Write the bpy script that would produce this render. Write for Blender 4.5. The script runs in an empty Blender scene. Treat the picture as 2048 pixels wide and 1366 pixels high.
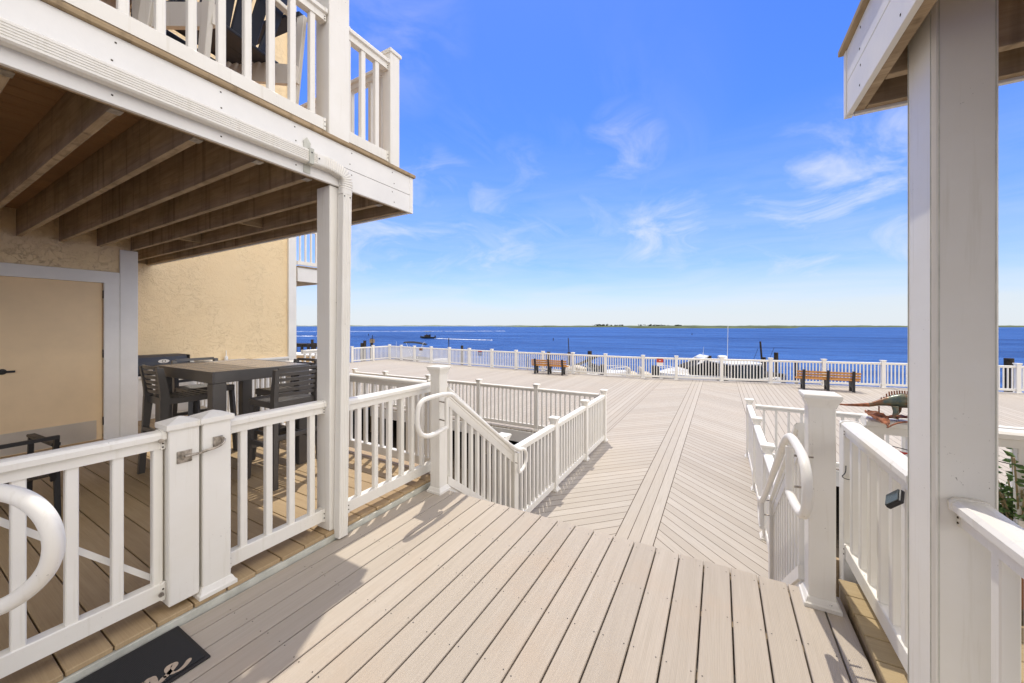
import bpy, bmesh, math, random
from mathutils import Vector, Matrix
random.seed(7)
S = bpy.context.scene
R = math.radians
# ------------------------------------------------------------------ camera
# world: X across the walkway, Y along it towards the bay, Z up; z=0 is the upper deck
F, CX, HY, H = 740.0, 1024.0, 652.0, 1.5
YAW = math.atan(416 / 740)
CO, SI = math.cos(YAW), math.sin(YAW)
cam = bpy.data.cameras.new('camera'); camo = bpy.data.objects.new('camera', cam)
S.collection.objects.link(camo); S.camera = camo
camo.location = (0, 0, H); camo.rotation_euler = (R(90), 0, YAW)
cam.sensor_width = 36; cam.lens = F / 2048 * 36; cam.shift_y = -(683 - HY) / 2048
cam.clip_start = 0.05; cam.clip_end = 30000
# ------------------------------------------------------------------ light
SUN_EL, SUNV = R(68.5), Vector((-.478, .878, 0)).normalized()
S.view_settings.view_transform = 'Standard'; S.view_settings.look = 'None'
S.view_settings.exposure = 0.45; S.view_settings.gamma = 1
S.cycles.diffuse_bounces = 7; S.cycles.max_bounces = 12
sun = bpy.data.lights.new('sun', 'SUN'); suno = bpy.data.objects.new('sun', sun); S.collection.objects.link(suno)
sun.energy = 2.55; sun.angle = R(.53); sun.color = (1, .93, .82)
sd = Vector((SUNV.x * math.cos(SUN_EL), SUNV.y * math.cos(SUN_EL), math.sin(SUN_EL)))
suno.rotation_euler = sd.to_track_quat('Z', 'Y').to_euler()
W = bpy.data.worlds.new('World'); S.world = W; W.use_nodes = True

class N:                                                    # tiny node helper
    def __init__(s, nt): s.t = nt; nt.nodes.clear()
    def n(s, typ, ins=None, **kw):
        nd = s.t.nodes.new(typ)
        for k, v in kw.items(): setattr(nd, k, v)
        for k, v in (ins or {}).items(): s.set(nd, k, v)
        return nd
    def set(s, nd, k, v):
        i = nd.inputs[k]
        if hasattr(v, 'is_output') or isinstance(v, bpy.types.NodeSocket): s.t.links.new(v, i)
        else: i.default_value = v
    def m(s, op, a, b=0.0, c=0.0, clamp=False):
        nd = s.n('ShaderNodeMath', operation=op, use_clamp=clamp)
        for i, v in enumerate((a, b, c)): s.set(nd, i, v)
        return nd.outputs[0]
    def noise(s, vec, scale, detail=3, rough=.5, dist=0.0):
        return s.n('ShaderNodeTexNoise', {'Vector': vec, 'Scale': scale, 'Detail': detail, 'Roughness': rough, 'Distortion': dist}).outputs[0]
    def map(s, vec, sc=(1, 1, 1), rot=(0, 0, 0), loc=(0, 0, 0)):
        return s.n('ShaderNodeMapping', {'Vector': vec, 'Scale': sc, 'Rotation': rot, 'Location': loc}).outputs[0]
    def rng(s, v, a, b, c=0.0, d=1.0):
        return s.n('ShaderNodeMapRange', {0: v, 1: a, 2: b, 3: c, 4: d}).outputs[0]
    def mix(s, f, a, b, bt='MIX'):
        nd = s.n('ShaderNodeMix', data_type='RGBA', blend_type=bt)
        for k, v in ((0, f), (6, a), (7, b)):
            if isinstance(v, (tuple, list)) and len(v) == 3: v = (*v, 1)
            s.set(nd, k, v)
        return nd.outputs[2]
    def sep(s, v): return s.n('ShaderNodeSeparateXYZ', {0: v}).outputs
    def comb(s, x, y, z): return s.n('ShaderNodeCombineXYZ', {0: x, 1: y, 2: z}).outputs[0]

w = N(W.node_tree)
sky = w.n('ShaderNodeTexSky', sky_type='NISHITA')
sky.sun_disc = False; sky.sun_elevation = SUN_EL; sky.sun_rotation = math.atan2(SUNV.x, SUNV.y)
sky.altitude = 0; sky.air_density = 1.0; sky.dust_density = .25; sky.ozone_density = 2.2
tc = w.n('ShaderNodeTexCoord').outputs['Generated']
dx, dy, dz = w.sep(tc)
zc = w.m('MAXIMUM', dz, .012)
# cirrus: project the view direction on a high cloud sheet
cp = w.comb(w.m('DIVIDE', dx, w.m('ADD', zc, .10)), w.m('DIVIDE', dy, w.m('ADD', zc, .10)), 0)
cm = w.map(cp, (1.0, .33, 1), (0, 0, R(62)))
n1 = w.noise(cm, 2.3, 9, .62, .9)
n2 = w.noise(w.map(cp, (.55, .3, 1), (0, 0, R(40))), .9, 3, .5, .3)
c1 = w.m('MULTIPLY', w.rng(n1, .42, .76), w.rng(n2, .42, .66))
def pdir(px, py):
    r = (px - CX) / F; u = (HY - py) / F
    return Vector((r * CO - SI, r * SI + CO, u)).normalized()
def blob(px, py, rad, k):                                   # a cloud bank standing in one direction of the sky
    d = pdir(px, py)
    dot = w.n('ShaderNodeVectorMath', operation='DOT_PRODUCT'); w.set(dot, 0, tc); dot.inputs[1].default_value = d
    return w.m('MULTIPLY', w.rng(dot.outputs['Value'], math.cos(rad), math.cos(rad * .15)), k)
tcs = w.map(tc, (1, 1, 1.9))
n3 = w.noise(tcs, 6.0, 9, .60, .9)
n3r = w.m('POWER', w.rng(n3, .35, .66), 1.25)
bl = blob(1700, 440, .24, 1.0)
for a in ((1760, 500, .16, .9), (1330, 480, .15, .85), (1250, 290, .11, .5), (880, 395, .13, .6), (800, 490, .24, .75), (930, 470, .2, .6), (1000, 530, .25, .65), (1300, 540, .2, .5), (1420, 520, .12, .5), (1650, 400, .12, .6), (1040, 350, .1, .25), (760, 40, .2, .2)):
    bl = w.m('MAXIMUM', bl, blob(*a))
c2 = w.m('MULTIPLY', n3r, bl)
veil = w.m('ADD', w.m('MULTIPLY', w.rng(dz, .45, .0, 0, .62), w.rng(w.noise(w.map(tc, (1, 1, 6)), 4, 6, .6, .6), .30, .75, .25, 1)), w.m('POWER', w.rng(dz, .16, .0), 2.0))
fwd = w.n('ShaderNodeVectorMath', operation='DOT_PRODUCT'); w.set(fwd, 0, tc); fwd.inputs[1].default_value = Vector((-SI, CO, .25)).normalized()
bank = w.n('ShaderNodeVectorMath', operation='DOT_PRODUCT'); w.set(bank, 0, tc); bank.inputs[1].default_value = Vector((.93, -.12, .35)).normalized()  # invented cloud bank out of view to the right, added as fill light
right_fill = w.rng(bank.outputs['Value'], .50, .78)
behind = w.m('MULTIPLY', w.m('MAXIMUM', w.m('MAXIMUM', w.rng(fwd.outputs['Value'], .45, .0, 0, .75), right_fill), w.rng(dz, .70, .82)), w.rng(w.noise(tc, 2.2, 6, .6, .8), .30, .55, .6, 1.0))  # unseen bright cloud behind and overhead, added to fill and neutralise the shade
cloud = w.m('MAXIMUM', w.m('MAXIMUM', w.m('MULTIPLY', c1, w.rng(dz, .6, .05, .10, .75)), c2), veil, clamp=True)
hsv = w.n('ShaderNodeHueSaturation', {'Saturation': 1.22, 'Value': 1.0, 'Color': sky.outputs[0]})
tint = w.mix(w.rng(dz, 0.0, .30), (.74, .80, 1.06), (.78, .92, 1.52))
skyc = w.mix(1.0, hsv.outputs[0], tint, 'MULTIPLY')
SKYS = .105
skyl = w.n('ShaderNodeBackground', {'Color': skyc, 'Strength': SKYS}).outputs[0]
cll = w.n('ShaderNodeBackground', {'Color': w.mix(w.m('MAXIMUM', w.rng(dz, .25, .7), w.m('MAXIMUM', right_fill, w.rng(fwd.outputs['Value'], .45, .1))), (.86, .93, 1.0), (1.0, .93, .82)), 'Strength': w.m('ADD', w.rng(fwd.outputs['Value'], .5, .1, .68, 1.15), w.m('MULTIPLY', right_fill, 1.25))}).outputs[0]  # cloud light; the added unseen clouds are made warmer and brighter
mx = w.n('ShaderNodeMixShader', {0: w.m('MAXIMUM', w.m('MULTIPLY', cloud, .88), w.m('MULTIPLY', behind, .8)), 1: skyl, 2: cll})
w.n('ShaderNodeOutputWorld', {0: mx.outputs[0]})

# ------------------------------------------------------------------ pixel -> world (only used to measure places)
def at(px, py, z=0.0):
    d = (H - z) * F / (py - HY); r = d * (px - CX) / F
    return Vector((r * CO - d * SI, r * SI + d * CO, z))
def atd(px, py, d):
    r = d * (px - CX) / F
    return Vector((r * CO - d * SI, r * SI + d * CO, H - (py - HY) * d / F))
def onX(px, py, X):
    t = (px - CX) / F; d = X / (t * CO - SI)
    return Vector((X, d * (t * SI + CO), H - (py - HY) * d / F))
def onY(px, py, Y):
    t = (px - CX) / F; d = Y / (t * SI + CO)
    return Vector((d * (t * CO - SI), Y, H - (py - HY) * d / F))

# ------------------------------------------------------------------ mesh helpers
class MB:
    def __init__(s): s.v = []; s.f = []; s.sm = False
    def add(s, vs, fs):
        o = len(s.v); s.v += [tuple(v) for v in vs]; s.f += [tuple(i + o for i in f) for f in fs]; return s
    def box(s, x0, x1, y0, y1, z0, z1, c=0.0, M=None):
        x0, x1 = min(x0, x1), max(x0, x1); y0, y1 = min(y0, y1), max(y0, y1); z0, z1 = min(z0, z1), max(z0, z1)
        c = min(c, (x1 - x0) / 3, (y1 - y0) / 3, (z1 - z0) / 3)
        if c <= 0:
            vs = [(x, y, z) for z in (z0, z1) for y in (y0, y1) for x in (x0, x1)]
            fs = [(0, 2, 3, 1), (4, 5, 7, 6), (0, 1, 5, 4), (2, 6, 7, 3), (0, 4, 6, 2), (1, 3, 7, 5)]
        else:
            bm = bmesh.new(); bmesh.ops.create_cube(bm, size=1)
            for v in bm.verts: v.co = ((x0 + x1) / 2 + v.co.x * (x1 - x0), (y0 + y1) / 2 + v.co.y * (y1 - y0), (z0 + z1) / 2 + v.co.z * (z1 - z0))
            bmesh.ops.bevel(bm, geom=bm.edges[:], offset=c, segments=1, affect='EDGES')
            bm.verts.index_update(); vs = [v.co.copy() for v in bm.verts]; fs = [[v.index for v in f.verts] for f in bm.faces]; bm.free()
        if M is not None: vs = [M @ Vector(v) for v in vs]
        return s.add(vs, fs)
    def beam(s, a, b, wd, ht, c=0.0, roll=0.0):             # box from a to b, wd across, ht high
        a, b = Vector(a), Vector(b); d = b - a; L = d.length
        q = d.to_track_quat('Y', 'Z').to_matrix().to_4x4()
        M = Matrix.Translation(a) @ q @ Matrix.Rotation(roll, 4, 'Y')
        return s.box(-wd / 2, wd / 2, 0, L, -ht / 2, ht / 2, c, M)
    def prism(s, prof, a, b, vert=True):                    # profile (u,v) swept a->b; v stays vertical
        a, b = Vector(a), Vector(b); d = b - a
        if abs(d.x) + abs(d.y) < 1e-6: U_, V_ = Vector((1, 0, 0)), Vector((0, 1, 0))
        else:
            U_ = Vector((d.y, -d.x, 0)).normalized()
            V_ = Vector((0, 0, 1)) if vert else U_.cross(d).normalized()
        n = len(prof)
        vs = [p + U_ * u + V_ * v for p in (a, b) for u, v in prof]
        fs = [(i, (i + 1) % n, n + (i + 1) % n, n + i) for i in range(n)] + [tuple(range(n - 1, -1, -1)), tuple(range(n, 2 * n))]
        return s.add(vs, fs)
    def tube(s, pts, r, n=12, closed=False, caps=True):
        pts = [Vector(p) for p in pts]; rs = r if isinstance(r, (list, tuple)) else [r] * len(pts)
        m = len(pts); vs = []; N_ = None
        for i, p in enumerate(pts):
            t = (pts[(i + 1) % m] - pts[i - 1]) if closed or 0 < i < m - 1 else (pts[1] - pts[0] if i == 0 else pts[-1] - pts[-2])
            t.normalize()
            if N_ is None: N_ = t.orthogonal().normalized()
            N_ = (N_ - t * N_.dot(t)).normalized(); B = t.cross(N_)
            vs += [p + (N_ * math.cos(2 * math.pi * k / n) + B * math.sin(2 * math.pi * k / n)) * rs[i] for k in range(n)]
        fs = []
        for i in range(m if closed else m - 1):
            j = (i + 1) % m
            fs += [(i * n + k, i * n + (k + 1) % n, j * n + (k + 1) % n, j * n + k) for k in range(n)]
        if caps and not closed: fs += [tuple(range(n - 1, -1, -1)), tuple(range((m - 1) * n, m * n))]
        s.sm = True
        return s.add(vs, fs)
    def loft(s, rings, caps=True):
        n = len(rings[0]); vs = [p for r in rings for p in r]; fs = []
        for i in range(len(rings) - 1):
            fs += [(i * n + k, i * n + (k + 1) % n, (i + 1) * n + (k + 1) % n, (i + 1) * n + k) for k in range(n)]
        if caps: fs += [tuple(range(n - 1, -1, -1)), tuple(range((len(rings) - 1) * n, len(rings) * n))]
        return s.add(vs, fs)
    def mesh(s, name, mat, off=None):
        me = bpy.data.meshes.new(name)
        vs = s.v if off is None else [(x - off[0], y - off[1], z - off[2]) for x, y, z in s.v]
        me.from_pydata(vs, [], s.f); me.validate()
        bm = bmesh.new(); bm.from_mesh(me); bmesh.ops.recalc_face_normals(bm, faces=bm.faces); bm.to_mesh(me); bm.free()
        if s.sm:
            me.polygons.foreach_set('use_smooth', [True] * len(me.polygons)); me.set_sharp_from_angle(angle=R(40))
        if mat: me.materials.append(mat)
        return me
COL = S.collection
def wpos(o):
    p = Vector((0, 0, 0))
    while o: p += o.location; o = o.parent
    return p
def link(name, me, parent=None, loc=(0, 0, 0), rot=(0, 0, 0)):
    o = bpy.data.objects.new(name, me); COL.objects.link(o); o.parent = parent; o.location = loc; o.rotation_euler = rot; return o
def part(name, mb, mat, parent=None, local=False):          # world-space mesh under an unrotated parent (or local=True)
    off = None if (local or parent is None) else wpos(parent)
    return link(name, mb.mesh(name, mat, off), parent)
def tag(o, label=None, cat=None, group=None, kind=None):
    if label: o['label'] = label
    if cat: o['category'] = cat
    if group: o['group'] = group
    if kind: o['kind'] = kind
    return o
def thing(name, label, cat, loc=(0, 0, 0), rz=0.0, group=None):
    o = link(name, None, None, loc, (0, 0, rz)); return tag(o, label, cat, group)
def struct(name, mb, mat): return tag(part(name, mb, mat), kind='structure')
def copy_tree(o, parent=None):
    c = o.copy(); COL.objects.link(c); c.parent = parent
    for ch in o.children: copy_tree(ch, c)
    return c

# ------------------------------------------------------------------ materials
def mat(name, build):
    m = bpy.data.materials.new(name); m.use_nodes = True; n = N(m.node_tree)
    out = n.n('ShaderNodeOutputMaterial'); p = n.n('ShaderNodeBsdfPrincipled'); n.t.links.new(p.outputs[0], out.inputs[0])
    n.p = p; n.oc = n.n('ShaderNodeTexCoord').outputs['Object']; n.rnd = n.n('ShaderNodeObjectInfo').outputs['Random']
    build(n); return m
def bump(n, h, st=.3, d=.01):
    b = n.n('ShaderNodeBump', {'Height': h, 'Strength': st, 'Distance': d}); n.set(n.p, 'Normal', b.outputs[0])
def col(n, c, rough=.5, spec=.5, metal=0.0):
    if isinstance(c, tuple): c = (*c[:3], 1)
    n.set(n.p, 'Base Color', c); n.set(n.p, 'Roughness', rough); n.set(n.p, 'Specular IOR Level', spec); n.set(n.p, 'Metallic', metal)
def simple(name, c, rough=.5, spec=.5, metal=0.0, var=.12, sc=6.0, bs=0.0):
    def b(n):
        k = n.noise(n.oc, sc, 5, .6)
        dark = tuple(x * (1 - var * 1.6) for x in c); lite = tuple(min(1, x * (1 + var)) for x in c)
        col(n, n.mix(n.rng(k, .3, .7), dark, lite), n.rng(k, .3, .7, rough * .85, min(1, rough * 1.15)), spec, metal)
        if bs: bump(n, n.noise(n.oc, sc * 12, 3), bs, .004)
    return mat(name, b)
def vinyl(name, c=(.80, .785, .74), dirt=.7):
    def b(n):
        k = n.noise(n.oc, 2.2, 5, .65)
        spk = n.m('MULTIPLY', n.rng(n.noise(n.oc, 95, 2, .5), .70, .74), n.rng(n.noise(n.oc, 5.5, 2, .5), .56, .68))
        base = n.mix(n.rng(k, .3, .75), c, tuple(x * f for x, f in zip(c, (.93, .915, .88))))
        strk = n.rng(n.noise(n.map(n.oc, (22, 22, 1.1)), 1.6, 4, .6), .57, .80, 0, .5)
        base = n.mix(strk, base, (c[0] * .74, c[1] * .71, c[2] * .62))
        base = n.mix(n.m('MULTIPLY', spk, dirt), base, (.14, .12, .09))
        base = n.mix(n.m('MULTIPLY', n.rnd, .06), base, (.6, .58, .53))
        col(n, base, n.rng(k, .3, .7, .38, .52), .4)
        bump(n, n.noise(n.map(n.oc, (1, 1, .2)), 40, 3), .06, .003)
    return mat(name, b)
def boards(name, c1, c2, axis, pitch, off, grain=1.0, rough=.6, scr=False, stain=None):
    # axis: index of the coordinate ACROSS the boards
    def b(n):
        xyz = n.sep(n.oc); u = xyz[axis]; v = xyz[1 - axis]
        idx = n.m('FLOOR', n.m('DIVIDE', n.m('SUBTRACT', u, off), pitch))
        wn = n.n('ShaderNodeTexWhiteNoise', {'Vector': n.comb(idx, 3.1, 0)}, noise_dimensions='3D').outputs[0]
        gv = n.comb(n.m('MULTIPLY', u, 26), n.m('ADD', n.m('MULTIPLY', v, 1.1), n.m('MULTIPLY', wn, 37)), 0)
        g = n.noise(gv, 1.0, 6, .62, .55)
        fine = n.noise(n.comb(n.m('MULTIPLY', u, 190), n.m('ADD', n.m('MULTIPLY', v, 3.2), n.m('MULTIPLY', wn, 11)), 0), 1.0, 3, .6, .35)
        big = n.noise(n.oc, 1.7, 4, .6)
        f = n.m('ADD', n.m('MULTIPLY', n.rng(g, .3, .7), .5 * grain), n.m('MULTIPLY', n.rng(fine, .3, .7), .5), clamp=True)
        cc = n.mix(f, c1, c2)
        cc = n.mix(n.m('MULTIPLY', wn, .30), cc, tuple(x * .80 for x in c1))
        cc = n.mix(n.rng(big, .50, .72, 0, .38), cc, stain or tuple(x * y for x, y in zip(c1, (.86, .78, .66))))
        col(n, cc, rough, .3)
        hh = n.m('ADD', fine, n.m('MULTIPLY', g, .5))
        if scr:
            rib = n.m('SINE', n.m('ADD', n.m('MULTIPLY', u, 2 * math.pi / .0068), n.m('MULTIPLY', g, 3.0)))
            hh = n.m('ADD', hh, n.m('MULTIPLY', rib, .28))
        bump(n, hh, .55, .0024)
    return mat(name, b)

M = {}
M['vinyl'] = vinyl('white vinyl')
M['vinyl_dirty'] = vinyl('dirty white vinyl', (.78, .762, .71), 1.3)
M['paint'] = simple('white painted board', (.78, .77, .74), .55, .35, var=.04, sc=3, bs=.1)
M['paint_old'] = simple('weathered white board', (.56, .56, .49), .7, .3, var=.15, sc=9, bs=.3)
M['deck'] = boards('taupe composite board', (.40, .345, .275), (.50, .44, .365), 0, .1429, -.517, scr=True, stain=(.46, .345, .24))
M['patio'] = boards('tan composite board', (.36, .255, .14), (.50, .375, .22), 1, .1455, .865, 1.0, .6)
M['rpatio'] = boards('right patio board', (.30, .225, .12), (.44, .34, .19), 1, .148, 2.162, 1.0, .6)
M['ceil'] = boards('stained underside board', (.34, .19, .09), (.46, .28, .14), 0, .14, 0, 1.0, .8)
def wood(name, c1, c2, sc=(2, 30, 30), green=.25):
    def b(n):
        g = n.noise(n.map(n.oc, sc), 1.0, 6, .65, .8); k = n.noise(n.oc, 2.5, 4, .6)
        cc = n.mix(n.rng(g, .3, .7), c1, c2)
        cc = n.mix(n.rng(k, .45, .75, 0, .65), cc, tuple(x * .55 for x in c1))
        cc = n.mix(n.rng(n.noise(n.oc, 3.7, 3, .5), .58, .75, 0, green), cc, (.10, .11, .03))
        st = n.rng(n.noise(n.map(n.oc, (14, 14, .8)), 1.2, 3), .55, .72, 0, .6)
        cc = n.mix(st, cc, tuple(x * .45 for x in c1))
        col(n, cc, .85, .2); bump(n, g, .4, .004)
    return mat(name, b)
M['joist'] = wood('aged joist wood', (.32, .235, .15), (.50, .39, .265))
M['joist_s'] = wood('aged board edge', (.30, .22, .13), (.46, .35, .22), (30, 2, 30), .1)
def bwalk(n):
    x, y, z = n.sep(n.oc); P_ = .1429
    xo = n.m('ADD', x, 1.10)
    u0 = xo
    r2 = 1 / math.sqrt(2)
    ul = n.m('MULTIPLY', n.m('SUBTRACT', x, y), r2); ur = n.m('MULTIPLY', n.m('ADD', x, y), r2)
    def between(a, b): return n.m('MULTIPLY', n.m('GREATER_THAN', x, a), n.m('LESS_THAN', x, b))
    L_ = between(-2.33, -1.10); R_ = between(-.671, .65)
    pick = lambda f, a, b: n.m('ADD', n.m('MULTIPLY', f, b), n.m('MULTIPLY', n.m('SUBTRACT', 1.0, f), a))
    u = pick(R_, pick(L_, u0, ul), ur)
    v = pick(R_, pick(L_, y, ur), ul)
    q = n.m('DIVIDE', u, P_); fr = n.m('FRACT', q); idx = n.m('FLOOR', q)
    gap = n.m('GREATER_THAN', n.m('ABSOLUTE', n.m('SUBTRACT', fr, .5)), .5 - .027)
    for bx in (-2.33, -1.10, -.671, .65):
        gap = n.m('MAXIMUM', gap, n.m('LESS_THAN', n.m('ABSOLUTE', n.m('SUBTRACT', x, bx)), .0050))
    # board butt joints on the plain field
    wn = n.n('ShaderNodeTexWhiteNoise', {'Vector': n.comb(idx, n.m('ADD', L_, n.m('MULTIPLY', R_, 2)), 0)}, noise_dimensions='3D').outputs[0]
    fine = n.noise(n.comb(n.m('MULTIPLY', u, 120), n.m('ADD', n.m('MULTIPLY', v, 3), n.m('MULTIPLY', wn, 19)), 0), 1.0, 3, .6, .3)
    big = n.noise(n.oc, .8, 5, .6)
    cc = n.mix(n.rng(fine, .3, .7), (.38, .345, .295), (.485, .445, .395))
    cc = n.mix(n.m('MULTIPLY', wn, .6), cc, (.345, .305, .255))
    cc = n.mix(n.rng(big, .45, .75, 0, .4), cc, (.44, .375, .305))
    cc = n.mix(gap, cc, (.075, .055, .038))
    col(n, cc, .75, .15)
    bump(n, n.m('SUBTRACT', n.m('MULTIPLY', fine, .3), n.m('MULTIPLY', gap, 3)), .5, .003)
M['bwalk'] = mat('boardwalk boards', bwalk)
def stucco(n, c1=(.80, .62, .375), c2=(.87, .71, .46)):
    k = n.noise(n.oc, 3, 5, .6); q = n.map(n.oc, (1, 1, 1.4))
    big = n.noise(q, 7.5, 7, .62, .55); fl = n.rng(big, .485, .515); fl2 = n.rng(n.noise(q, 11, 6, .66, .8), .56, .585)
    mask = n.m('MULTIPLY', n.rng(n.noise(n.oc, 1.5, 3, .5), .38, .62, .25, 1.0), n.rng(n.sep(n.oc)[0], .5, 1.0, .42, 1.0))
    c = n.mix(k, c1, c2); edge = n.m('MULTIPLY', n.m('SUBTRACT', 1.0, n.m('ABSOLUTE', n.m('SUBTRACT', n.m('MULTIPLY', fl, 2.0), 1.0))), .26)  # edge paints relief shade into the colour along the flake rims
    col(n, n.mix(n.m('MULTIPLY', edge, mask), c, (.30, .20, .10)), .85, .2)
    h = n.m('ADD', n.m('MULTIPLY', n.m('ADD', fl, n.m('MULTIPLY', fl2, .6)), mask), n.m('MULTIPLY', n.noise(n.oc, 38, 5, .65), .55))
    bump(n, h, .9, .010)
M['stucco'] = mat('tan knockdown stucco', stucco)
M['door'] = simple('tan painted door', (.76, .58, .36), .5, .4, var=.05, sc=2)
M['plate'] = simple('brushed kick plate', (.62, .57, .50), .38, .5, .55, var=.05, sc=3)
def water(n):
    k = n.noise(n.map(n.oc, (.010, .06, 1), (0, 0, -YAW)), 1.0, 6, .65, .4)
    k2 = n.noise(n.map(n.oc, (.10, .75, 1), (0, 0, -YAW)), 1.0, 6, .68, .5)
    k3 = n.noise(n.map(n.oc, (.45, 2.4, 1), (0, 0, -YAW)), 1.0, 5, .65, .5)
    c = n.mix(n.rng(k, .40, .60), (.010, .055, .22), (.045, .14, .42))  # painted blue stands in for the sky's reflection, with ripple tones
    c = n.mix(n.rng(k2, .40, .66, 0, .75), c, (.004, .024, .13))
    c = n.mix(n.rng(k3, .50, .70, 0, .6), c, (.06, .17, .46))
    col(n, c, .42, .05)
    h = n.m('ADD', n.m('MULTIPLY', k3, .6), n.m('MULTIPLY', k2, 2.0))
    bump(n, h, .85, .5)
M['water'] = mat('bay water', water)
M['ground'] = simple('dark damp gravel', (.050, .038, .027), .95, .2, var=.4, sc=22, bs=.9)
M['black'] = simple('black powder coat', (.018, .018, .02), .45, .4, var=.1)
M['resin'] = simple('charcoal resin', (.075, .070, .066), .34, .65, var=.08, sc=4)
M['tabletop'] = boards('brown grey slat top', (.27, .225, .19), (.36, .315, .275), 1, .0955, .0, .5, .30)
M['navy'] = simple('navy poly board', (.020, .027, .048), .45, .5, var=.1, sc=5, bs=.15)
M['teak'] = wood('orange bench slat', (.42, .19, .055), (.56, .29, .10), (2, 30, 30), 0)
_p = M['tabletop'].node_tree.nodes['Principled BSDF']; _p.inputs['Specular IOR Level'].default_value = 1.0; _p.inputs['Roughness'].default_value = .24
M['piling'] = simple('wet timber piling', (.055, .042, .028), .9, .2, var=.4, sc=7, bs=.5)
M['gel'] = simple('white gelcoat', (.80, .80, .78), .18, .5, var=.03)
M['canvas'] = simple('black canvas', (.02, .021, .024), .85, .2, var=.15)
M['darkhull'] = simple('dark hull', (.05, .05, .045), .25, .5, var=.2)
M['cream'] = simple('cream vinyl seat', (.62, .55, .42), .5, .4)
M['glass'] = simple('tinted boat glass', (.02, .03, .035), .08, .6)
M['steel'] = simple('weathered steel', (.42, .38, .33), .42, .5, .85, var=.35, sc=40)
M['rust'] = simple('rusty painted metal', (.28, .10, .045), .55, .5, .3, var=.5, sc=40, bs=.4)
def liz(n):
    k = n.noise(n.oc, 22, 5, .65); z = n.sep(n.oc)[2]
    c = n.mix(n.rng(k, .42, .60), (.075, .11, .095), (.19, .18, .11))
    c = n.mix(n.rng(n.noise(n.oc, 11, 4, .6), .44, .58), c, (.20, .085, .035))
    col(n, c, .32, .6, .25); bump(n, n.noise(n.oc, 120, 3), .4, .003)
M['liz'] = mat('patina green metal', liz)
M['mat'] = None
def rub(n):
    x, y, z = n.sep(n.oc)
    a = n.m('ABSOLUTE', n.m('SINE', n.m('MULTIPLY', n.m('ADD', x, y), 420))); b = n.m('ABSOLUTE', n.m('SINE', n.m('MULTIPLY', n.m('SUBTRACT', x, y), 420)))
    h = n.m('MULTIPLY', a, b); col(n, n.mix(h, (.012, .012, .013), (.04, .04, .042)), .7, .3); bump(n, h, .8, .002)
M['mat'] = mat('black ribbed rubber', rub)
M['matedge'] = simple('rubber mat edge', (.022, .02, .02), .6, .3)
M['letter'] = simple('faded tan lettering', (.46, .37, .28), .8, .2, var=.1, sc=60)
M['marsh'] = simple('marsh grass', (.10, .12, .055), .95, .1, var=.4, sc=.02)
M['farland'] = simple('distant shore', (.20, .235, .17), 1.0, .1, var=.2, sc=.005)
M['tree'] = simple('distant foliage', (.045, .055, .03), 1.0, .1, var=.4, sc=.3)
M['leaf'] = simple('green leaf', (.075, .14, .03), .5, .4, var=.4, sc=30)
M['stem'] = simple('woody stem', (.34, .27, .15), .7, .3, var=.2)
M['red'] = simple('red plastic', (.45, .03, .012), .35, .5, var=.1)
M['signred'] = simple('red sign', (.50, .06, .03), .5, .3, var=.15, sc=20)
M['signwhite'] = simple('white sign', (.75, .74, .72), .5, .3, var=.05)
def foamb(n):
    k = n.noise(n.map(n.oc, (.25, .25, .8)), 1.0, 6, .7)
    col(n, (.86, .88, .9), .8, .2); n.set(n.p, 'Alpha', n.rng(k, .36, .50))
M['foam'] = mat('wake foam', foamb)
M['pot'] = simple('terracotta', (.42, .20, .10), .8, .2)
M['wicker'] = simple('brown woven resin', (.07, .052, .038), .6, .4, var=.6, sc=90, bs=.8)

# ------------------------------------------------------------------ railing kit
TOPP = [(-.026, -.088), (-.026, -.046), (-.044, -.040), (-.045, -.016), (-.034, -.004), (-.014, 0), (.014, 0), (.034, -.004), (.045, -.016), (.044, -.040), (.026, -.046), (.026, -.088)]
BOTP = [(-.027, -.082), (-.027, -.004), (-.023, 0), (.023, 0), (.027, -.004), (.027, -.082)]
def octo(h, c=.004): return [(-h + c, -h), (h - c, -h), (h, -h + c), (h, h - c), (h - c, h), (-h + c, h), (-h, h - c), (-h, -h + c)]
_bal = {}
def balmesh(hh, m, w_=.019):
    k = (round(hh, 3), m.name, w_)
    if k not in _bal: _bal[k] = MB().prism(octo(w_), (0, 0, 0), (0, 0, hh)).mesh('baluster', m)
    return _bal[k]
def baluster(p, hh, parent, m, rz=0.0, w_=.019):
    return link('baluster', balmesh(hh, m, w_), parent, Vector(p) - wpos(parent), (0, 0, rz))
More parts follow.
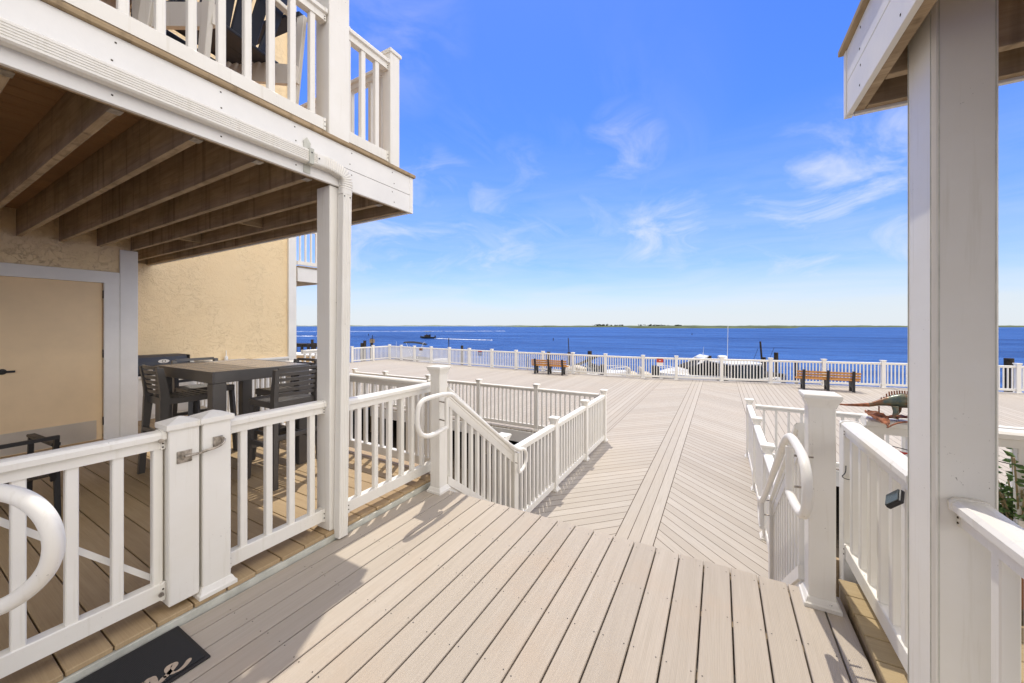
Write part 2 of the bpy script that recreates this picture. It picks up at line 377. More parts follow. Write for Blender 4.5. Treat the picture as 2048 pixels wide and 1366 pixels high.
def rails(par, a, b, za, zb, ba, bb, m=None, ys=None, sp=.125, sc=1.0, pad=.0, brk=True, bw=.019):
    """one bay a->b (xy): top of top rail za..zb, top of bottom rail ba..bb; balusters"""
    m = m or M['vinyl']; a, b = Vector((*a, 0)), Vector((*b, 0)); d = b - a; L = d.length; u = d / L
    part('top_rail', MB().prism([(x * sc, y) for x, y in TOPP], a + Vector((0, 0, za)), b + Vector((0, 0, zb))), m, par)
    part('bottom_rail', MB().prism(BOTP, a + Vector((0, 0, ba)), b + Vector((0, 0, bb))), m, par)
    rz = math.atan2(u.y, u.x)
    if ys is None:
        n = max(1, round(L / sp)); ts = [(i + .5) / n for i in range(n)] if pad == 0 else [(pad + (L - 2 * pad) * (i + .5) / n) / L for i in range(n)]
    else: ts = ys
    for t in ts:
        p = a.lerp(b, t); zt = za + (zb - za) * t; zo = ba + (bb - ba) * t
        slope = abs(zb - za) / L * .02
        baluster((p.x, p.y, zo - slope - .003), zt - .088 - zo + 2 * slope + .02, par, m, rz, bw)
    if brk:
        for e, s in ((a, 1), (b, -1)):
            z1 = za if s == 1 else zb; z2 = ba if s == 1 else bb
            q = e + u * s * .02; f = e + u * s * .004
            part('rail_bracket', MB().prism([(x * sc * 1.09, y * 1.09 + .004) for x, y in TOPP], f + Vector((0, 0, z1)), q + Vector((0, 0, z1))), m, par)
            part('rail_bracket', MB().prism([(x * 1.14, y * 1.08 + .003) for x, y in BOTP], f + Vector((0, 0, z2)), q + Vector((0, 0, z2))), m, par)
            if a.y < 3:
                nn = Vector((-u.y, u.x, 0)); sb = MB()
                for zz, wd_ in ((z1 - .062, .0285), (z1 - .080, .0285), (z2 - .028, .031), (z2 - .058, .031)):
                    for sg_ in (-1, 1): c0 = e + u * s * .012 + Vector((0, 0, zz)); sb.tube([c0 + nn * sg_ * wd_, c0 + nn * sg_ * (wd_ + .0035)], .0038, 7)
                part('screws', sb, M['piling'], par)
def post(par, x, y, z0, z1, wd=.1, m=None, cap='flare', base=True, name='post', rz=0.0, dp=None):
    m = m or M['vinyl']; h = wd / 2; g = (dp or wd) / 2
    Mx = Matrix.Translation((x, y, 0)) @ Matrix.Rotation(rz, 4, 'Z')
    o = part(name, MB().box(-h, h, -g, g, z0, z1 - .02, .004, Mx), m, par)
    cb = MB()
    def ring(e, z): return [Mx @ Vector((sx * (h + e), sy * (g + e), z)) for sx, sy in ((-1, -1), (1, -1), (1, 1), (-1, 1))]
    if cap == 'flare': rr = [ring(.002, z1 - .075), ring(.006, z1 - .06), ring(.014, z1 - .04), ring(.021, z1 - .027), ring(.023, z1 - .022), ring(.023, z1 - .008), ring(.019, z1 - .004), ring(-h * .5, z1)]
    elif cap == 'pyramid': rr = [ring(.010, z1 - .055), ring(.012, z1 - .05), ring(.012, z1 - .028), ring(.008, z1 - .025), ring(-h * .9, z1)]
    else: rr = None
    if rr:
        c = link('cap', MB().loft(rr).mesh('cap', m, wpos(o)), o)
    if base:
        b = MB().loft([ring(.022, z0 - .0), ring(.022, z0 + .018), ring(.015, z0 + .024), ring(.006, z0 + .045), ring(.002, z0 + .05)])
        link('base_trim', b.mesh('base_trim', m, wpos(o)), o)
    return o

def arc(c, r, a0, a1, n, ex, ey):
    return [Vector(c) + Vector(ex) * r * math.cos(R(a0 + (a1 - a0) * i / n)) + Vector(ey) * r * math.sin(R(a0 + (a1 - a0) * i / n)) for i in range(n + 1)]
def smooth(pts, it=3, closed=False):
    pts = [Vector(p) for p in pts]
    for _ in range(it):
        q = [] if closed else [pts[0]]
        m = len(pts)
        for i in range(m if closed else m - 1):
            a, b = pts[i], pts[(i + 1) % m]; q += [a * .75 + b * .25, a * .25 + b * .75]
        if not closed: q.append(pts[-1])
        pts = q
    return pts

# ================================================================== setting
ZB = -1.03; ZW = -2.6; ZP = .06                              # boardwalk, water, patio levels
# upper deck: real boards with gaps along Y
g = MB(); P_ = .1429
for k in range(-13, 8):
    x0 = -.517 + k * P_; xa, xb = x0 + .0035, x0 + P_ - .0035
    xa = max(xa, -2.352); xb = min(xb, .578)
    if xb - xa < .03: continue
    e = random.uniform(-.004, .004)
    g.box(xa, xb, -3.2, 2.668 + e, -.024, 0, .0035)
struct('deck', g, M['deck'])
scr = MB()                                                   # screw heads sunk in the boards
for j in range(12):
    yy = 2.60 - j * .405
    for k in range(-12, 8):
        x0 = -.517 + k * P_
        for s in (-.022, .022):
            if -2.33 < x0 + s < .56:
                yy2 = yy + random.uniform(-.012, .012)
                scr.add([(x0 + s + .0032 * math.cos(a), yy2 + .0032 * math.sin(a), .0012) for a in [i * math.pi / 3 for i in range(6)]], [tuple(range(6))])
struct('deck_screws', scr, M['black'])
fr = MB()
for yy in (2.60, 2.2, 1.8, 1.4, 1.0, .6, .2, -.2, -.8, -1.6): fr.box(-2.34, .56, yy - .02, yy + .02, -.26, -.0245)
fr.box(-2.36, .58, 2.635, 2.655, -.27, -.0245)
struct('deck_framing', fr, M['joist'])
g = MB(); g.box(-2.392, -2.362, -3.2, 2.70, -.2, .035, .002); struct('deck_trim_board', g, M['paint_old'])
g = MB()
for i in range(-28, 14):
    y0 = .865 + i * .1455
    if y0 + .1455 > 2.95: continue
    g.box(-8.2 if y0 > 1.8 else -6.8, -2.372 + random.uniform(-.006, .004), y0 + .003, y0 + .1455 - .003, .036, ZP, .003)
struct('patio_deck', g, M['patio'])
g = MB()
for xx in [-2.5 - .4 * i for i in range(15)]: g.box(xx - .02, xx + .02, -3, 2.88, -.2, .0355)
g.box(-8.2, -2.40, 2.88, 2.91, -.24, .035)
struct('patio_framing', g, M['joist'])
g = MB()
for i in range(-34, 4):
    y0 = 2.162 + i * .148
    if y0 + .148 > 3.07: continue
    g.box(.582 + random.uniform(0, .006), 6.0, y0 + .003, y0 + .145, .036, ZP, .003)
struct('right_patio_deck', g, M['rpatio'])
g = MB(); g.box(.595, .62, -3, 2.75, -.2, .0355); g.box(.62, 6, 3.02, 3.05, -.24, .035)
for xx in (1.1, 1.6, 2.1, 2.6, 3.1, 3.6): g.box(xx - .02, xx + .02, -3, 2.79, -.2, .0355)
struct('right_patio_framing', g, M['joist_s'])
# stairs
g = MB()
for i in range(5):
    z = -(i + 1) * 1.03 / 6; y0 = 2.66 + i * .28
    g.box(-2.10, .38, y0 + .0, y0 + .137, z - .024, z, .003); g.box(-2.10, .38, y0 + .143, y0 + .285, z - .024, z, .003)
    g.box(-2.10, .38, y0 + .255, y0 + .275, z - .17, z - .025)
for x in (-2.14, -.9, .40):
    g.add([(x + s, yy, zz) for s in (-.02, .02) for yy, zz in ((2.62, -.03), (4.06, -1.0), (4.06, -1.028), (3.7, -1.028), (2.62, -.4))], [(0, 1, 2, 3, 4), (9, 8, 7, 6, 5), (0, 5, 6, 1), (1, 6, 7, 2), (2, 7, 8, 3), (3, 8, 9, 4), (4, 9, 5, 0)])
struct('stairs', g, M['deck'])
# boardwalk slab (walkway tongue + promenade)
FP = [(-22.2, 16.9), (-22.1, 18.6), (-22.0, 20.05), (-20.6, 19.9), (-19.0, 19.6), (-17.3, 19.45), (-15.6, 19.3), (-13.9, 19.2), (-12.15, 19.1), (-10.4, 19.0), (-8.65, 18.93), (-6.85, 18.83), (-5.08, 18.75), (-3.25, 18.75), (-1.80, 19.05), (.06, 19.47), (1.95, 19.86), (3.86, 20.28), (5.83, 20.7), (7.8, 21.12), (9.8, 21.54), (11.8, 21.95)]
def fence_y(x):
    for (x0, y0), (x1, y1) in zip(FP[2:], FP[3:]):
        if x0 <= x <= x1: return y0 + (y1 - y0) * (x - x0) / (x1 - x0)
    return FP[-1][1] if x > 0 else 20.05
g = MB(); bx0 = sorted(set([-22.45, -9.6, -2.33, .65, 14.5] + [x for x, y in FP[2:]]))
def up_y(x): return fence_y(min(max(x, FP[2][0]), FP[-1][0])) + .22 + max(0, x - 11.8) * .2
for xa, xb in zip(bx0, bx0[1:]):                             # one column of decking after another, sheets with 30 mm edge
    xm = (xa + xb) / 2; lo = 4.5 if xm < -9.6 else 8.0 if xm < -2.33 else 2.72 if xm < .65 else 8.55
    q = [(xa, lo), (xb, lo), (xb, up_y(xb)), (xa, up_y(xa))]
    g.add([(x, y, ZB) for x, y in q], [(0, 1, 2, 3)]); g.add([(x, y, ZB - .03) for x, y in q], [(3, 2, 1, 0)])
    g.add([(xa, lo, ZB), (xb, lo, ZB), (xb, lo, ZB - .03), (xa, lo, ZB - .03)], [(0, 1, 2, 3)])
    g.add([(xa, up_y(xa), ZB), (xb, up_y(xb), ZB), (xb, up_y(xb), ZB - .03), (xa, up_y(xa), ZB - .03)], [(0, 1, 2, 3)])
for xx in (-2.33, .65): g.add([(xx, 2.72, ZB), (xx, 8.0 if xx < 0 else 8.55, ZB), (xx, 8.0 if xx < 0 else 8.55, ZB - .03), (xx, 2.72, ZB - .03)], [(0, 1, 2, 3)])
struct('boardwalk', g, M['bwalk'])
g = MB()                                                     # fascia boards under the boardwalk edges
for a, b in (((-2.348, 2.75), (-2.348, 7.965)), ((-2.335, 7.983), (-9.6, 7.983)), ((.668, 2.75), (.668, 8.515)), ((.655, 8.533), (14.4, 8.533))):
    g.beam((a[0], a[1], ZB - .17), (b[0], b[1], ZB - .17), .03, .27)
struct('boardwalk_fascia', g, M['paint'])
g = MB()
for x in range(-9, 1, 2): g.box(x * 1.1 - .12, x * 1.1 + .12, 8.3, 8.54, ZW - .5, ZB - .04)
for x in range(-20, 14, 3):
    fy = fence_y(x); g.box(x - .14, x + .14, fy - .3, fy - .02, ZW - .5, ZB - .04)
for x in (-2.2, -.85, .5):
    for y in (3.5, 5.6, 7.7): g.box(x - .1, x + .1, y - .1, y + .1, ZW - .5, ZB - .31)
for y in (3, 5.3): g.box(-2.2, .5, y, y + .1, ZB - .30, ZB - .035)
for x, y in ((-2.6, 2.7), (-4.6, 2.7), (-6.6, 2.7), (.9, 2.6), (3, 2.6), (-2.2, 2.4), (.4, 2.4)): g.box(x - .07, x + .07, y - .07, y + .07, ZW - .3, -.27)
struct('boardwalk_supports', g, M['joist'])
g = MB(); nx, ny = 60, 60                                    # shore ground under the buildings and decks
def gz(x, y): return -2.05 + .10 * math.sin(x * 1.3 + y) + .06 * math.sin(y * 2.1 - x * .7) - .8 * max(0, (y - 10.5) / 3)
vs = [(-30 + 50 * i / nx, -12 + 26 * j / ny, gz(-30 + 50 * i / nx, -12 + 26 * j / ny) + random.uniform(-.03, .03)) for j in range(ny + 1) for i in range(nx + 1)]
g.add(vs, [(j * (nx + 1) + i, j * (nx + 1) + i + 1, (j + 1) * (nx + 1) + i + 1, (j + 1) * (nx + 1) + i) for j in range(ny) for i in range(nx)])
struct('ground', g, M['ground'])
g = MB(); g.add([(-14000, -300, ZW), (14000, -300, ZW), (14000, 14000, ZW), (-14000, 14000, ZW)], [(0, 1, 2, 3)])
struct('water', g, M['water'])
# far land
def land(name, px0, px1, d0, d1, hfun, m, n=80):
    g = MB(); rows = []
    for k in range(n + 1):
        px = px0 + (px1 - px0) * k / n; h = hfun(px)
        tp = min(1, min(k, n - k) / (n * .07))
        dd0 = d0 + (1 - tp) * (d1 - d0) * .5
        a, b = atd(px, HY, dd0), atd(px, HY, d1); mid = a.lerp(b, .35)
        rows.append([(a.x, a.y, ZW - .3), (mid.x, mid.y, ZW + h * tp), (b.x, b.y, ZW + h * tp), (b.x, b.y, ZW - 1)])
    vs = [p for r in rows for p in r]
    g.add(vs, [(k * 4 + i, k * 4 + i + 1, k * 4 + 5 + i, k * 4 + 4 + i) for k in range(n) for i in range(3)])
    return struct(name, g, m)
rr = random.Random(3)
hn = lambda a, s: (lambda px: a + s * (math.sin(px * .11) + math.sin(px * .037 + 1) + math.sin(px * .29) * .6) * .4 + rr.uniform(0, s * .5))
land('far_shore', 300, 2500, 3600, 4200, hn(8.5, 4), M['farland'], 220)
land('marsh_island', 985, 2600, 1150, 1750, hn(4.2, .9), M['marsh'], 160)
land('near_marsh', 1255, 1600, 640, 900, hn(3.2, .4), M['marsh'], 90)
tr = MB(); rt = random.Random(5)                             # far-off wood on the island: one mass
for _ in range(520):
    c = rt.choice(((1185, 1225, 1), (1195, 1215, 1), (1275, 1340, 1), (1300, 1330, .8), (1350, 1362, .8), (1228, 1248, .8), (820, 1150, .35), (1540, 1600, .3), (1700, 1800, .2)))
    px = rt.uniform(c[0], c[1]); d = rt.uniform(1300, 1700); p = atd(px, HY, d)
    r = rt.uniform(1.2, 3.0) * c[2]; zc_ = ZW + 4 + rt.uniform(0, 6) * c[2] ** 1.5
    vs = []
    for i in range(6):
        an = rt.uniform(0, 6.28); el = rt.uniform(-1, 1); vs.append((p.x + r * math.cos(an) * 1.5, p.y + r * math.sin(an) * 1.5, zc_ + r * el))
    tr.add(vs, [(0, 1, 2), (2, 3, 4), (4, 5, 0), (1, 3, 5)])
tag(part('distant_trees', tr, M['tree']), 'low dark trees massed on the far marsh island', 'trees', kind='stuff')
# wakes on the bay
def wake(name, pts, hgt, wd, n=120, seed=1):
    r = random.Random(seed); g = MB(); rows = []
    P0 = [Vector(p) for p in pts]
    for k in range(n + 1):
        t = k / n * (len(P0) - 1); i = min(int(t), len(P0) - 2); p = P0[i].lerp(P0[i + 1], t - i)
        h = hgt * r.uniform(.45, 1.0); e = wd * r.uniform(.6, 1)
        q = p.normalized() * e; q.z = 0
        rows.append([(p.x - q.x, p.y - q.y, ZW + .01), (p.x, p.y, ZW + h), (p.x + q.x, p.y + q.y, ZW + .01)])
    g.add([p for r_ in rows for p in r_], [(k * 3 + i, k * 3 + i + 1, k * 3 + 4 + i, k * 3 + 3 + i) for k in range(n) for i in range(2)])
    return struct(name, g, M['foam'])
wake('water_wake', [at(560, 663.0, ZW), at(800, 662.6, ZW), at(1010, 662.2, ZW)], .13, 3, 400, 2)
wake('water_wake', [at(869, 677.0, ZW), at(925, 679.0, ZW), at(985, 680.5, ZW)], .13, .9, 200, 3)
wake('water_wake', [at(380, 672.0, ZW), at(660, 672.6, ZW)], .2, 1.5, 200, 4)

# ================================================================== houses
V = M['vinyl']
house = thing('house', 'tan stucco house with white trim behind the left patio', 'house', (-8.2, 1.83, ZP))
def wallbox(g, *a): g.box(*a)
g = MB(); X0 = -6.8
g.box(-7.0, X0, -6, .60, -2.0, 9.0); g.box(-7.0, X0, 1.60, 1.83, -2.0, 2.10); g.box(-7.0, X0, .60, 1.83, 2.10, 9.0); g.box(-7.0, X0, .60, 1.60, -2.0, ZP)
g.box(-9.5, -8.2, 1.83, 4.66, -2.0, 9.0); g.box(-9.5, -7.0, 1.70, 1.829, -2.0, 9.0); g.box(-14, -9.5, -6, 4.66, -2, 9)
part('wall', g, M['stucco'], house)
g = MB(); g.box(-6.86, -6.775, 1.69, 1.86, ZP - .3, 2.49, .004); part('corner_trim', g, M['paint'], house)
g = MB(); g.box(-8.24, -8.15, 4.62, 4.79, -1.9, 8.8, .004); part('corner_trim', g, M['paint'], house)
df = MB(); df.box(-6.82, -6.78, 1.55, 1.689, ZP, 2.10, .003); df.box(-6.82, -6.78, .5, .64, ZP, 2.10, .003); df.box(-6.82, -6.779, .5, 1.689, 2.045, 2.19, .003)
part('door_frame', df, M['paint'], house)
dr = part('door', MB().box(-6.86, -6.815, .645, 1.543, ZP + .01, 2.042, .002), M['door'], house)
link('kick_plate', MB().box(-6.8149, -6.812, .66, 1.49, ZP + .02, ZP + .26).mesh('kick_plate', M['plate'], wpos(dr)), dr)
h = MB(); h.tube([(-6.815, .79, 1.00), (-6.76, .79, 1.00)], .011); h.tube([(-6.76, .79, 1.00), (-6.765, .87, 1.0)], .012); h.tube([(-6.815, .79, 1.0), (-6.808, .79, 1.0)], .032, 16)
link('handle', h.mesh('handle', M['black'], wpos(dr)), dr)
for z in (.25, 1.1, 1.85):
    link('hinge', MB().tube([(-6.806, 1.549, z), (-6.806, 1.549, z + .1)], .009, 8).mesh('hinge', M['black'], wpos(dr)), dr)
g = MB(); g.box(-8.2, -8.17, 1.87, 4.61, ZP - .3, .80, .003); part('wainscot', g, M['paint'], house)
g = MB(); g.box(-8.2, -8.10, 1.87, 4.61, .802, .84, .003); part('sill', g, M['paint'], house)
# white serving counter under the grill
ct = thing('counter', 'long white counter along the stucco wall under the grill', 'counter', (-7.8, 2.9, ZP))
part('top', MB().box(-8.165, -7.62, 1.88, 3.9, .70, .735, .004), M['paint'], ct)
g = MB(); g.box(-8.16, -7.66, 1.89, 3.88, ZP + .003, .699, .003); part('cabinet', g, M['paint'], ct)
for y in (1.92, 2.57, 3.22): part('panel', MB().box(-7.66, -7.648, y, y + .61, .12, .68, .003), M['paint'], ct)

# neighbouring unit beyond the wall end
nb = thing('neighbor_balcony', 'white balcony of the next unit beyond the stucco wall end', 'balcony', (-9, 6, 2.49))
g = MB(); g.box(-8.16, -8.12, 4.80, 5.45, 2.49, 2.80, .003); g.box(-12, -8.17, 5.41, 5.45, 2.49, 2.80, .003); part('fascia', g, M['paint'], nb)
g = MB(); g.box(-12, -8.09, 4.80, 5.48, 2.802, 2.835, .003); part('deck_lip', g, M['joist_s'], nb)
for i in range(2): part('joist', MB().box(-12, -8.17, 4.9 + i * .3, 4.94 + i * .3, 2.56, 2.80), M['joist'], nb)
g = MB(); g.box(-12, -8.2, 4.8, 5.4, 2.80, 2.801); part('underside', g, M['ceil'], nb)
rails(nb, (-8.18, 4.82), (-8.18, 5.33), 3.72, 3.72, 2.95, 2.95, sp=.125)
post(nb, -8.18, 5.38, 2.836, 3.83, .1, cap='pyramid', base=False)
nh = thing('neighbor_house', 'next tan stucco unit mostly hidden past the left wall', 'house', (-12, 7, 0))
part('wall', MB().box(-15, -12, 4.7, 6, -2, 9), M['stucco'], nh)
nr = thing('neighbor_railing', 'white patio railing of the next unit seen past the stucco wall', 'railing', (-8.05, 6.5, ZP))
rails(nr, (-8.05, 4.85), (-8.05, 5.75), .97, .97, .2, .2, sp=.125)
post(nr, -8.05, 5.80, -.9, 1.08, .1, cap='flare', base=False)
g = MB(); g.box(-12, -8.1, 4.8, 5.8, -.2, ZP); struct('neighbor_patio', g, M['patio'])
bx = thing('deck_box', 'low tan storage box behind the next unit railing', 'box', (-11.5, 8.5, ZB))
p0 = atd(575, 700, 13); p1 = atd(660, 700, 12)
part('body', MB().beam((p0.x, p0.y, -.25), (p1.x, p1.y, -.25), .6, 1.5, .01), M['stucco'], bx)
part('lid', MB().beam((p0.x, p0.y, .53), (p1.x, p1.y, .53), .68, .06, .01), M['paint'], bx)

# ------------------------------------------------------------------ balconies
def balcony(sx, xf, xw, y1, lab, z0=2.49, rail=True, y0=-3.2, detail=True):
    """sx: side the fascia faces (+1 -> +X)"""
    b = thing('balcony', lab, 'balcony', ((xf + xw) / 2, y1 - 1, z0)); t = .022
    def bx_(x0, x1): return (min(x0, x1), max(x0, x1))
    xo, xi = bx_(xf, xf - sx * t)
    part('fascia', MB().box(xo, xi, y0, y1 - .03, z0 + .001, z0 + .150, .0015), M['paint'], b)
    part('fascia', MB().box(xo, xi, y0, y1 - .03, z0 + .154, z0 + .308, .0015), M['paint'], b)
    nl_ = MB(); yy = y1 - .22
    while yy > y0:
        for zz in (z0 + .035, z0 + .115, z0 + .19, z0 + .275):
            nl_.box(xf, xf + sx * .0012, yy - .0035 + .01 * math.sin(yy * 9 + zz * 40), yy + .0035 + .01 * math.sin(yy * 9 + zz * 40), zz, zz + .007)
        yy -= .405
    tag(part('nail_heads', nl_, M['piling'], b), kind='stuff')
    part('end_fascia', MB().box(*bx_(xf - sx * .03, xw), y1 - .025, y1, z0 + .001, z0 + .306, .0015), M['paint'], b)
    part('corner_trim', MB().box(*bx_(xf + sx * .004, xf - sx * .026), y1 - .032, y1 + .004, z0 - .002, z0 + .3075, .002), M['paint'], b)
    part('deck_lip', MB().box(*bx_(xf + sx * .022, xf - sx * .14), y0, y1 + .02, z0 + .3095, z0 + .336, .003), M['joist_s'], b)
    dk_ = MB(); xx = xf - sx * .143
    while (xw - xx) * sx < -.02:
        x2 = xx - sx * .134; dk_.box(*bx_(xx, x2), y0, y1 + .018, z0 + .310, z0 + .335); xx = x2 - sx * .006
    part('decking', dk_, M['ceil'], b)
    part('rim_joist', MB().box(*bx_(xf - sx * .024, xf - sx * .062), y0, y1 - .027, z0 + .012, z0 + .305), M['joist'], b)
    part('rim_joist', MB().box(*bx_(xf - sx * .066, xw), y1 - .066, y1 - .028, z0 + .012, z0 + .305), M['joist'], b)
    ys = [y1 - .29 - i * .305 for i in range(int((y1 - y0) / .305))]
    if sx < 0: ys.remove(ys[1])
    for y in ys:
        part('joist', MB().box(*bx_(xf - sx * .063, xw), y - .019, y + .019, z0 + .008, z0 + .304, .002), M['joist'], b)
        if detail: part('joist_bracket', MB().box(*bx_(xf - sx * .063, xf - sx * .12), y - .022, y + .022, z0 + .004, z0 + .0075), M['steel'], b)
    for i, y in enumerate(ys):
        if i % 1 == 0:
            xx = xw + (sx * .02); part('blocking', MB().box(*bx_(xx, xx + sx * .04), y + .021, y + .284, z0 + .02, z0 + .30), M['joist_s'], b)
    for (i, xx) in ((1, -4.2), (1, -5.6), (0, -3.4)):
        if detail: part('blocking', MB().box(xx - .02, xx + .02, ys[i] + .021, ys[i] + .284, z0 + .04, z0 + .29), M['joist_s'], b)
    return b
bal = balcony(1, -2.36, -8.19, 2.41, 'white trimmed wooden balcony over the left patio')
for ch in list(bal.children):                                # the part over the door wall stops at that wall
    pass
zt, zb2 = 3.72, 2.95; xr = -2.43
post(bal, xr, 2.23, 2.828, 3.83, .10, cap='pyramid', base=False, name='railing_post')
rails(bal, (xr, 1.78), (xr, 2.18), zt, zt, zb2, zb2, ys=[.07, .40, .73])
ysb = [onX(p, 0, -2.43).y for p in (309, 373, 433, 486, 534, 577, 617)]
ysb = [y + .02 for y in ysb]; dyb = .131
ysb = [ysb[0] - dyb * k for k in range(16, 0, -1)] + ysb
rails(bal, (xr, -1.6), (xr, 1.62), zt, zt, zb2, zb2, ys=[(y + 1.6) / 3.22 for y in ysb if -1.55 < y < 1.6])
rails(bal, (xr - .05, 2.23), (-6.78, 2.23), zt, zt, zb2, zb2, sp=.13)
sp_ = thing('support_post', 'tall white pillar holding the left balcony beside the downspout', 'pillar', (-2.455, 1.707, ZP))
part('shaft', MB().box(-2.53, -2.38, 1.632, 1.782, ZP + .002, 2.489, .005), V, sp_)
part('upper_shaft', MB().box(-2.535, -2.378, 1.628, 1.79, 2.828, 5.6, .005), V, sp_)
up = thing('roof_deck', 'upper storey deck above the left balcony, only its beams in view', 'balcony', (-4.5, 0, 5.6))
g = MB(); g.box(-6.79, -2.40, -3, 1.81, 5.86, 5.90); part('decking', g, M['ceil'], up)
g = MB(); g.box(-2.42, -2.36, -3, 1.81, 5.602, 5.92); part('fascia', g, M['paint'], up)
for i in range(14): part('joist', MB().box(-6.79, -2.43, 1.74 - i * .38, 1.78 - i * .38, 5.62, 5.855), M['joist'], up)

# right balcony and pillar
rb = balcony(-1, .52, 4.2, 2.32, 'white trimmed wooden balcony overhead at the top right', detail=False)
rp = thing('support_post', 'wide white pillar in the right foreground under the right balcony', 'pillar', (.705, 1.90, ZP))
g = MB(); g.box(.632, .782, 1.80, 1.995, ZP + .002, 2.798, .007); part('shaft', g, M['vinyl_dirty'], rp)
for a in ((.6295, 1.812, 1.815), (.6295, 1.985, 1.988)): part('corner_seam', MB().box(a[0], a[0] + .003, a[1], a[2], ZP + .01, 2.79), M['paint_old'], rp)
part('corner_seam', MB().box(.645, .648, 1.7985, 1.8005, ZP + .01, 2.79), M['paint_old'], rp)
part('corner_seam', MB().box(.772, .775, 1.7985, 1.8005, ZP + .01, 2.79), M['paint_old'], rp)

# ------------------------------------------------------------------ downspout
ds = thing('downspout', 'white ribbed downspout running along the left balcony and down its pillar', 'downspout', (-2.345, 1.69, 0))
def ribbed(w_, h_, n=5, d=.0035):                            # profile with grooves on the +u... faces
    pr = []; x = -w_ / 2
    pr += [(-w_ / 2, -h_ / 2 + .008), (-w_ / 2 + .008, -h_ / 2)]
    pr += [(w_ / 2 - .008, -h_ / 2), (w_ / 2, -h_ / 2 + .008)]
    for i in range(n):
        a = -h_ / 2 + .014 + i * (h_ - .028) / n; b = a + (h_ - .028) / n
        pr += [(w_ / 2, a + .001), (w_ / 2 - d, a + .003), (w_ / 2 - d, a + .006), (w_ / 2, a + .008)]
    pr += [(w_ / 2, h_ / 2 - .008), (w_ / 2 - .008, h_ / 2), (-w_ / 2 + .008, h_ / 2), (-w_ / 2, h_ / 2 - .008)]
    return pr
part('horizontal_pipe', MB().prism(ribbed(.055, .085), (-2.331, -3, 2.598), (-2.331, 1.50, 2.598)), M['vinyl_dirty'], ds)
# vertical pipe: square tube leaning slightly, grooves facing the walkway
def vpipe(a, b):
    pr = []
    hw, hh = .030, .035
    pts = [(-hw, -hh), (hw - .005, -hh), (hw, -hh + .005)]
    for i in range(4):
        y = -hh + .010 + i * .0135; pts += [(hw, y), (hw - .003, y + .003), (hw - .003, y + .0065), (hw, y + .0095)]
    pts += [(hw, hh - .004), (hw - .004, hh), (-hw, hh)]
    n = len(pts); vs = [(a[0] + x, a[1] + y, a[2]) for x, y in pts] + [(b[0] + x, b[1] + y, b[2]) for x, y in pts]
    return MB().add(vs, [(i, (i + 1) % n, n + (i + 1) % n, n + i) for i in range(n)] + [tuple(range(n)), tuple(range(n, 2 * n))])
part('vertical_pipe', vpipe((-2.345, 1.694, .012), (-2.345, 1.728, 2.46)), M['vinyl_dirty'], ds)
el = MB(); rings = []
pth = smooth([(-2.331, 1.49, 2.598), (-2.331, 1.62, 2.60), (-2.335, 1.728, 2.57), (-2.345, 1.728, 2.44)], 3)
NP = 44
def samp(pts, n):
    L = [0]
    for a, b in zip(pts, pts[1:]): L.append(L[-1] + (b - a).length)
    out = []
    for i in range(n + 1):
        s_ = L[-1] * i / n; k = max(j for j in range(len(L)) if L[j] <= s_ + 1e-9); k = min(k, len(pts) - 2)
        out.append(pts[k].lerp(pts[k + 1], (s_ - L[k]) / max(1e-9, L[k + 1] - L[k])))
    return out
cp_ = samp(pth, NP)
for i, p in enumerate(cp_):
    t = (cp_[min(i + 1, NP)] - cp_[max(i - 1, 0)]).normalized(); nx_ = Vector((1, 0, 0)); nz_ = nx_.cross(t).normalized()
    k = 1.0 if i < 7 or i > NP - 5 else (1.07 if i % 2 else .93)
    hx, hz = .031 * k, .042 * k
    rings.append([p + nx_ * (hx * math.copysign(abs(math.cos(a)) ** .45, math.cos(a))) + nz_ * (hz * math.copysign(abs(math.sin(a)) ** .45, math.sin(a))) for a in [2 * math.pi * j / 16 + .01 for j in range(16)]])
el.loft(rings); part('elbow', el, M['vinyl_dirty'], ds)
g = MB(); g.prism([(-.0, -.05), (.036, -.05), (.036, .05), (0, .05)], (-2.333, 1.435, 2.598), (-2.333, 1.465, 2.598))
g.box(-2.357, -2.354, 1.43, 1.475, 2.64, 2.70); g.box(-2.357, -2.354, 1.43, 1.475, 2.50, 2.556)
g.add([(-2.3535, 1.452 + dy_, z) for dy_, z in ((-.028, 2.70), (0, 2.735), (.028, 2.70), (.012, 2.68), (-.012, 2.68))], [(0, 1, 2, 3, 4)])
part('strap', g, M['paint_old'], ds)
for p in ((-2.297, 1.45, 2.62), (-2.297, 1.50, 2.60), (-2.314, 1.70, 2.42), (-2.314, 1.745, 2.42)):
    part('screw', MB().box(p[0], p[0] + .004, p[1] - .004, p[1] + .004, p[2] - .004, p[2] + .004, .001), M['black'], ds)

# ================================================================== patio gate and railings (left)
XR = -2.46
gate = thing('gate', 'white slatted patio gate standing nearest the doormat', 'gate', (XR, .35, .12))
post(gate, XR, .833, .092, 1.03, .125, cap='pyramid', base=False, name='gate_post')
yb = [.743 - .14 * k for k in range(9)]
rails(gate, (XR, -.50), (XR, .77), .974, .974, .213, .213, ys=[(y + .5) / 1.27 for y in yb if y > -.48], sc=1.0, bw=.0195)
part('brace_cable', MB().beam((XR - .05, .77, .19), (XR - .05, .12, .90), .006, .024), M['paint'], gate)
g = MB(); g.box(XR + .0625, XR + .068, .80, .862, .80, .862, .002); g.tube([(XR + .074, .83, .832), (XR + .074, .885, .832)], .006, 8)
for yy in (.806, .856):
    for zz in (.806, .856): g.tube([(XR + .068, yy, zz), (XR + .072, yy, zz)], .005, 8)
part('latch', g, M['steel'], gate)
for z in (.93, .17): part('bolt', MB().tube([(XR + .045, .745, z), (XR + .052, .745, z)], .011, 12), M['steel'], gate)
